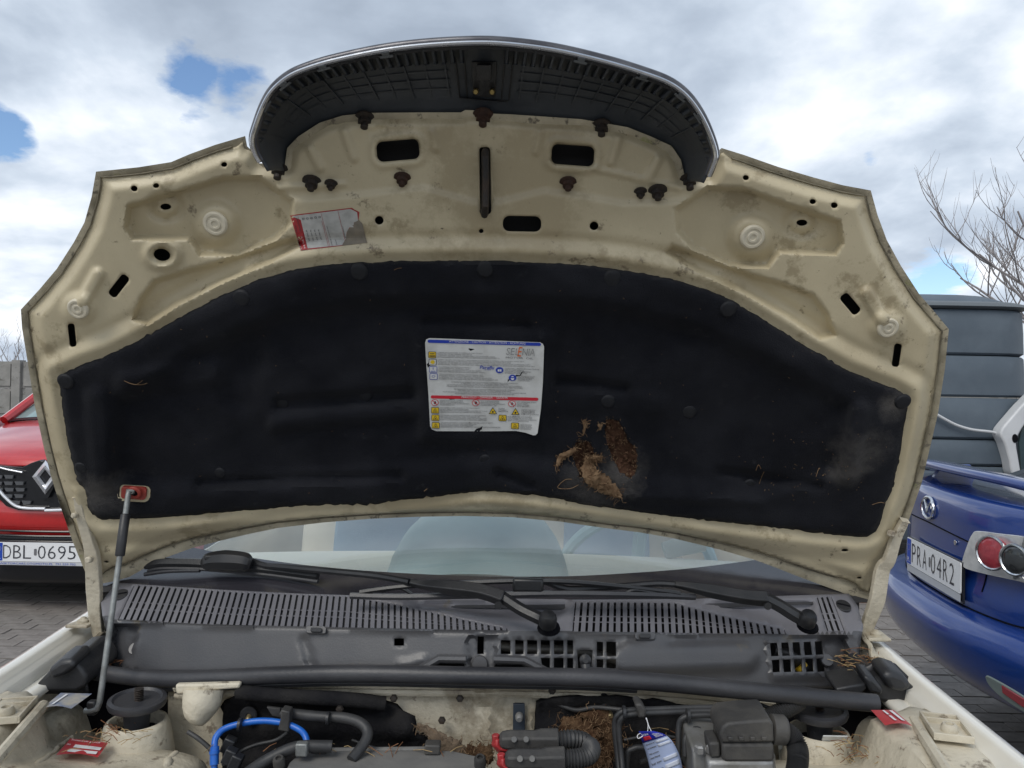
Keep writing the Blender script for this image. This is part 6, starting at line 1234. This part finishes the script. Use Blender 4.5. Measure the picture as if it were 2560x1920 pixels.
# ================================================================== blue car, rear, parked crosswise
m_bluep = mat('blue_metallic', (.006, .034, .19), (.007, .039, .215), 200, .35, coat=1.)
MA = np.array([-.13, -.9915, 0.]); MN = np.array([-.9915, .13, 0.]); MO = np.array([1.70, 3.11, 0.])
def ML(a, b, z): return tuple(MO+MA*a+MN*b+np.array([0, 0, z]))
bc = thing('blue_car', tuple(MO-MN*2.2), 'dark blue saloon seen from behind with its boot lid and right tail light', 'car')
def mpx(px, py, b=0.):
    """photo pixel -> (a, z) on the rear plane of the blue car"""
    d = ray(px, py); q = MO+MN*b; t_ = ((q-CAM)@MN)/(d@MN); p = CAM+d*t_; return float((p-MO)@MA), float(p[2])
CU = .30
def rb_(a): return -CU*abs(a/.86)**2.6
MB().grid(sheet(C4([(-.24, .40, .80, 1), (-.06, .43, .85, 1), (.06, .51, .87, 1), (.105, .62, .88, 1), (.105, .675, .88, 1), (.07, .715, .87, 1), (.005, .728, .86, 1), (-.03, .725, .85, 1)]), ML, drop=0, cur=CU, pw=2.6)).build('rear_bumper', [m_bluep], bc, smooth=60, solid=.01)
def lidrow(): return C4([(-.01, .72, .66, 1), (.0, .78, .66, 1), (-.012, .86, .66, 1), (-.015, .97, .66, 1), (-.01, 1.05, .66, 1), (-.025, 1.115, .66, 1), (-.07, 1.135, .66, 1)])
S_lid = lidrow()
lid_ = MB().grid(sheet([(b, z, .63, (.63/.86)**2.6) for b, z, *_ in S_lid], ML, drop=0, cur=CU, pw=2.6)).build('boot_lid', [m_bluep], bc, smooth=60, solid=.01)
MB().grid(sheet(C4([(-.06, 1.132, .64, .42), (-.20, 1.142, .66, .4), (-.45, 1.135, .66, .3), (-.55, 1.13, .66, .3)]), ML, drop=0, cur=CU, pw=2.6)).build('boot_deck', [m_bluep], bc, smooth=60, solid=.008)
MB().grid(sheet(C4([(-.13, 1.185, .62, .4), (-.07, 1.195, .63, .4), (-.055, 1.212, .64, .4), (-.08, 1.228, .64, .4), (-.20, 1.215, .62, .4), (-.27, 1.195, .60, .4), (-.13, 1.183, .62, .4)]), ML, drop=.04, cur=CU, pw=2.6)).build('boot_spoiler', [m_bluep], bc, smooth=60)
for a in (-.45, .45): MB().prism([ML(a, b, z) for b, z in ((-.16, 1.13), (-.34, 1.13), (-.32, 1.20), (-.20, 1.20))], MA*.03).build('spoiler_foot', [m_bluep], bc, bevel=.004)
for sg in (-1, 1):
    G = np.array([[ML(sg*a, rb_(a)-.004+db, z) for a in np.linspace(.635, .885, 9)] for z, db in ((.725, .005), (.82, .0), (.95, -.005), (1.06, -.02), (1.12, -.08), (1.14, -.2))]); MB().grid(G).build('rear_quarter', [m_bluep], bc, smooth=60, solid=.008)
    G = np.array([[ML(sg*(.885-.05*max(0, (z-.9)/.2)-.03*max(0, (.5-z)/.3)), b, z) for z in np.linspace(.30, 1.12, 10)] for b in np.linspace(-.33, -4.4, 24)]); MB().grid(G).build('body_side', [m_bluep], bc, smooth=60, solid=.008)
    MB().tube([ML(sg*.74, -.80, 1.12), ML(sg*.68, -1.05, 1.26), ML(sg*.60, -1.45, 1.40), ML(sg*.58, -2.2, 1.45), ML(sg*.62, -2.9, 1.30), ML(sg*.76, -3.3, 1.02)], .04, 8).build('roof_pillar', [m_bluep], bc)
    MB().add([ML(sg*.84, -.7, 1.06), ML(sg*.84, -3.2, 1.0), ML(sg*.62, -2.6, 1.39), ML(sg*.61, -1.2, 1.39)], [(0, 1, 2, 3)]).build('side_window', [m_glsd], bc)
    for b in (-1.0, -3.65):
        w0 = MB().lathe([(.21, -.10), (.30, -.10), (.315, -.07), (.315, .07), (.30, .10), (.21, .10)], ML(sg*.78, b, .315), tuple(MA), 28).build('wheel', [m_blk], bc); MB().lathe([(.20, 0), (.18, .02), (.05, .03)], ML(sg*.88, b, .315), tuple(MA*sg), 20).build('wheel_rim', [m_steel], w0)
MB().grid(sheet(C4([(-.52, 1.125, .72, .2), (-.9, 1.28, .68, .2), (-1.3, 1.42, .60, .2)]), ML, drop=.02, cur=.1)).build('rear_window', [mat('smoked_glass', (.05, .055, .06), rough=.05, spec=.9)], bc, smooth=60)
MB().grid(sheet(C4([(-1.3, 1.425, .62, 0), (-1.7, 1.46, .60, 0), (-2.4, 1.43, .60, 0)]), ML, drop=.03)).build('roof', [m_bluep], bc, smooth=60, solid=.01)
MB().grid(sheet(C4([(-2.4, 1.42, .62, 0), (-2.9, 1.22, .70, 0), (-3.3, .99, .76, 0)]), ML, drop=.03)).build('windscreen', [m_glsd], bc, smooth=60)
MB().grid(sheet(C4([(-3.25, 1.0, .78, 0), (-3.8, .92, .78, 0), (-4.35, .78, .74, 0), (-4.5, .5, .74, 0), (-4.4, .22, .70, 0)]), ML, drop=.03)).build('bonnet', [m_bluep], bc, smooth=60, solid=.01)
MB().box(ML(0, -2.35, .34), (3.6, 1.55, .12), Matrix.Rotation(math.atan2(MN[1], MN[0])-math.pi, 3, 'Z')).build('floor_pan', [m_dark], bc)
def on_lid(a, z, n): 
    zs = [q[1] for q in S_lid]; bs_ = [q[0] for q in S_lid]; return ML(a, float(np.interp(z, zs, bs_))+rb_(a)+n, z)
a0, z0 = mpx(2281, 1380, .0); a1, z1 = mpx(2397, 1440, .0); pc = ((a0+a1)/2, (z0+z1)/2)
pl = .90*.5/.52
MB().prism([on_lid(a, z, .004) for a, z in rrect(pc[0]+.01, pc[1]+.045, .66, .26, .03)], MN*.0015).build('plate_recess', [mat('recess_shadow_line', (.006, .012, .07), rough=.3, coat=1.)], lid_) if False else None
zp = pc[1]-.057
pb = (Vector(on_lid(pc[0], pc[1], .014))-Vector(MO)).dot(Vector(MN))
plate('number_plate', bc, lambda u, v, n: ML(pc[0]-.26+u, pb+n, zp+v), .52, .114, 'PRA 04R2', True, mat('plate_strip_silver', (.50, .52, .54), rough=.3), None, .030, gap=.0575)
MB().prism([ML(a, pb-.010, z) for a, z in ((pc[0]-.265, zp-.034), (pc[0]+.265, zp-.034), (pc[0]+.265, zp+.118), (pc[0]-.265, zp+.118))], MN*.008).build('plate_holder', [m_grd], bc)
# seams round the plate recess and the lid, badge, lock
def seam(pts, r=.0028, par=bc, m=m_dark, n=.001): MB().tube([on_lid(a, z, n) for a, z in cat(pts, 5)], r, 5).build('panel_gap', [m], par)
seam([(pc[0]-.34, zp+.20), (pc[0]-.1, zp+.205), (pc[0]+.22, zp+.19), (pc[0]+.33, zp+.17), (pc[0]+.345, zp+.12), (pc[0]+.335, zp+.03)])
seam([(.62, 1.12), (.628, 1.05), (.625, .90), (.60, .80), (.55, .745), (.40, .732), (0, .732), (-.4, .732), (-.6, .75)])
ab_, zb_ = mpx(2317, 1269, 0.); o = MB(); RR = .054
o.tube([on_lid(ab_+RR*1.12*math.cos(t_), zb_+RR*.80*math.sin(t_), .008) for t_ in np.linspace(0, 2*math.pi, 32, endpoint=False)], .006, 8, closed=True); o.build('badge', [m_chr], bc, label='round chrome winged badge')
MB().tube([on_lid(ab_+x, zb_+z, .008) for x, z in cat([(-.056, .014), (-.034, .026), (-.012, .004), (0, -.018), (.012, .004), (.034, .026), (.056, .014)], 4)], [.005]*25, 6).build('badge_wings', [m_chr], bc)
al, zl = mpx(2377, 1356, 0.); MB().lathe([(.010, 0), (.010, .003), (.007, .004)], on_lid(al, zl, .002), tuple(MN), 14).build('boot_lock', [m_chr], bc)
# right tail light
def tp(px, py, n=.0): 
    b = -.1
    for _ in range(8): a, z = mpx(px, py, b); b = rb_(a)-.004+n
    return ML(a, b, z)
lo = cat([(2460, 1328), (2507, 1334), (2575, 1343), (2640, 1365), (2650, 1440), (2610, 1462), (2522, 1446), (2470, 1434), (2428, 1421), (2421, 1404), (2434, 1362), (2446, 1336)], 4, True)
TL = MB().prism([tp(x, y, .0) for x, y in lo], MN*.022).build('tail_light', [mat('lamp_shell', (.80, .80, .80), (.50, .50, .52), 14, .16, metal=.55)], bc, bevel=.006, seg=3, label='clear tail light with a red round lamp')
def lampdisc(px, py, r, n, m, name, ring=None):
    ax = Vector(MN*.90+MA*.436); X_, Y_, _z = basis(ax); c = Vector(tp(px, py, n)); MB().lathe([(r, -.02), (r, .006), (r*.8, .012), (r*.3, .015), (.001, .0155)], c, tuple(ax), 24).build(name, [m], TL, smooth=50)
    if ring: MB().tube([c+ax*.008+X_*(r*1.08*math.cos(t_))+Y_*(r*1.08*math.sin(t_)) for t_ in np.linspace(0, 2*math.pi, 28, endpoint=False)], .005, 6, closed=True).build('lamp_ring', [m_chr], TL)
lampdisc(2477, 1382, .052, .036, mat('red_lens', (.36, .045, .06), (.26, .03, .045), 60, .15, spec=.8), 'red_lamp', 1)
lampdisc(2519, 1399, .046, .042, mat('dark_reflector', (.09, .095, .10), rough=.12, metal=.7), 'reversing_lamp', 1)
lampdisc(2590, 1400, .050, .036, mat('amber_clear', (.45, .38, .33), rough=.15), 'indicator_lamp', 1)
MB().tube([tp(2548, 1341, .024), tp(2535, 1395, .026), tp(2524, 1446, .024)], .006, 6).build('lens_divider', [m_steel], TL)
# reflector low in the bumper
def bp(px, py, n):
    a, z = mpx(px, py, .03+n); return ML(a, .03+n, z)
MB().prism([bp(x, y, .006) for x, y in cat([(2466, 1688), (2490, 1697), (2560, 1738), (2620, 1785), (2625, 1815), (2580, 1790), (2510, 1745), (2475, 1712)], 3, True)], (MN*.6+MA*.8)*.012).build('reflector_housing', [mat('reflector_grey', (.16, .20, .19), rough=.5)], bc, bevel=.003)
MB().prism([bp(x, y, .013) for x, y in ((2505, 1712), (2560, 1745), (2610, 1780), (2605, 1792), (2555, 1765), (2508, 1732))], (MN*.6+MA*.8)*.008).build('reflector', [mat('red_reflector', (.28, .02, .03), rough=.25)], bc, bevel=.002)
# ================================================================== dark van behind
m_van = mat('dark_grey_plastic', (.075, .098, .122), (.098, .124, .150), 3, .5, bump=.15, bscale=90); m_vanw = mat('white_van_paint', (.62, .63, .64), (.55, .56, .57), 6, .35)
VY = 6.2
vp = lambda x, y, d=0.: V(at(x, y, VY+d))
vz = lambda y, x=2400: float(at(x, y, VY)[2]); vx = lambda x: float(at(x, 1000, VY)[0])
van = thing('dark_van', (4.5, VY+1.2, 0), 'van with dark grey ribbed panels and a white window pillar behind the blue car', 'van')
x0 = vx(2130); x1 = vx(2640)
def vanring(k, yk): 
    cxm, hw = (x0+x1)/2, (x1-x0)/2-k; pts = []
    for q in np.linspace(0, 2*math.pi, 40, endpoint=False):
        c, s_ = math.cos(q), math.sin(q); pts.append((cxm+hw*np.sign(c)*abs(c)**.42, VY+1.4+(1.4-yk)*np.sign(s_)*abs(s_)**.35))
    return pts
def vband(prof, name, m=m_van):
    """closed band of bodywork: prof = (z, inset)"""
    G = np.array([[(x, y, z) for x, y in vanring(k, k)] for z, k in prof]); n_ = 40; o = MB().grid(G, cv=True); o.f += [tuple(range(n_))[::-1], tuple(range((len(prof)-1)*n_, len(prof)*n_))]; o.m += [0, 0]
    return o.build(name, [m], van, smooth=40)
zb = [vz(y) for y in (1165, 1099, 993, 887, 770)]
vband([(.35, .04), (.5, .0), (zb[0]-.02, .0), (zb[0]-.005, .012)], 'lower_panel')
for i in range(4): k = .012*i; vband([(zb[i]+.004, k+.016), (zb[i]+.022, k-.004), ((zb[i]+zb[i+1])/2, k), (zb[i+1]-.02, k+.008), (zb[i+1]-.004, k+.022)], 'side_panel')
vband([(zb[4]+.002, .05), (zb[4]+.02, .0), (vz(756), .02), (vz(750), .07)], 'roof_gutter', mat('van_gutter_grey', (.12, .135, .145), rough=.45)); vband([(vz(752), .10), (vz(742), .16), (vz(728), .26), (vz(722), .36), (vz(720), .6)], 'roof_cap')
MB().tube([vp(x, y, -.03) for x, y in cat([(2330, 1028), (2352, 1042), (2390, 1062), (2430, 1074), (2480, 1080), (2502, 1088)], 5)], .011, 8).build('white_cable', [m_vanw], van)
wpts = cat([(2600, 975), (2565, 1003), (2530, 1042), (2502, 1080), (2513, 1112), (2524, 1150), (2532, 1186), (2552, 1188), (2548, 1150), (2542, 1112), (2545, 1092), (2570, 1052), (2605, 1020)], 4, True)
MB().prism([vp(x, y, -.10) for x, y in wpts][::-1], (0, .12, 0)).build('window_pillar', [m_vanw], van, bevel=.015, seg=3); MB().lathe([(.022, 0), (.022, .004), (.012, .005)], vp(2537, 1096, -.10), (0, -1, 0), 14, ry=1.6).build('latch_hole', [m_dark], van)
MB().prism([vp(x, y, -.06) for x, y in ((2556, 1070), (2640, 1020), (2680, 1200), (2556, 1200), (2548, 1105))][::-1], (0, .02, 0)).build('window_pane', [mat('green_glass', (.05, .075, .075), rough=.06, spec=.9)], van)
for x in (x0+.16, x1-.16):
    for y in (VY+.55, VY+2.2): MB().lathe([(.2, -.1), (.34, -.1), (.35, 0), (.34, .1), (.2, .1)], (x, y, .35), (1, 0, 0), 24).build('wheel', [m_blk], van)
# ================================================================== trees
m_bark = mat('bare_bark', (.27, .245, .24), (.35, .32, .315), 20, .85)
def bare_tree(name, base, h, seed, lab, lean=0., density=1.0, tw=.006):
    r = np.random.RandomState(seed); t = thing(name, base, lab, 'tree'); trunk = MB(); br = MB()
    b0 = Vector(base); tk = [b0, b0+Vector((.04, 0, h*.14)), b0+Vector((-.03, .02, h*.26))]
    trunk.tube(tk, [.10, .085, .075], 8); trunk.build('trunk', [m_bark], t)
    def grow(p, d, L_, rad_, lev):
        n_ = 5; q = [p]; dd = d.copy()
        for i in range(n_):
            dd = (dd+Vector(r.normal(0, .10, 3))+Vector((0, 0, .20 if lev > 1 else .06))).normalized(); q.append(q[-1]+dd*L_/n_)
        br.tube(q, [rad_*(1-.6*i/n_) for i in range(n_+1)], 5 if lev < 2 else 3)
        if lev >= 4: return
        m = max(2, int((5, 4, 4, 3)[lev]*density))
        for k in range(m):
            f = r.uniform(.25, 1.0); i = min(int(f*n_), n_-1); pt = q[i]+(q[i+1]-q[i])*(f*n_-i)
            a = r.uniform(0, 6.28); side_ = Vector((math.cos(a), math.sin(a), r.uniform(-.1, .7))); nd = (dd*.65+side_*.75).normalized()
            grow(pt, nd, L_*r.uniform(.5, .78), max(rad_*.5, tw*.45), lev+1)
    for k in range(7):
        a = k*.9+r.uniform(-.3, .3); grow(tk[-1], Vector((math.cos(a)*.75+lean, math.sin(a)*.75, r.uniform(.5, 1.2))).normalized(), h*.36, .045, 0)
    br.build('branches', [m_bark], t); return t
bare_tree('bare_tree', (6.5, 8.2, 0), 4.9, 17, 'leafless tree with upright twigs behind the dark van', -.05, 1.05)
bare_tree('bare_tree', (-19.4, 30.0, 0), 3.9, 9, 'small leafless tree far beyond the concrete fence', 0, .65, .012)
# ================================================================== concrete fence
m_conc = mat('old_concrete', (.24, .235, .22), (.32, .31, .29), 5, .9, bump=.5, bscale=40, spots=[((.14, .135, .12), 8, .6)])
FY = 13.0; ft = float(at(30, 903, FY)[2]); 
fe = thing('concrete_fence', (-9, FY, 0), 'grey concrete panel fence with posts behind the red car', 'fence')
px0 = float(at(46, 960, FY)[0])
pm = MB().box((0, 0, 0), (.14, .16, ft+.02)).build('post', [m_conc], mesh_only=True, smooth=0); pn = MB().box((0, 0, 0), (1.94, .05, ft/4-.012)).box((0, -.03, 0), (1.86, .03, ft/4-.09)).build('panel', [m_conc], mesh_only=True, smooth=0)
for k in range(-6, 12):
    xx = px0+k*2.08; place('post', pm, fe, Matrix.Translation((xx, FY, (ft+.02)/2)))
    if k < 11:
        for j in range(4): place('panel', pn, fe, Matrix.Translation((xx+1.04, FY, ft/8+j*ft/4)))
# timber and crate seen past the right hinge
bm_ = MB().box(at(2218, 1512, 5.6)+np.array([.1, .1, -.0]), (1.2, .12, .15)).build('timber_beam', [mat('brown_timber', (.20, .095, .05), (.14, .065, .035), 9, .8, stretch=(1, 8, 8))], bevel=.008); tag(bm_, 'brown timber beam lying on the paving behind the blue car', 'beam')
zb_b = float((at(2218, 1512, 5.6))[2])
for o in bpy.data.objects:
    if '_w' in o: del o['_w']
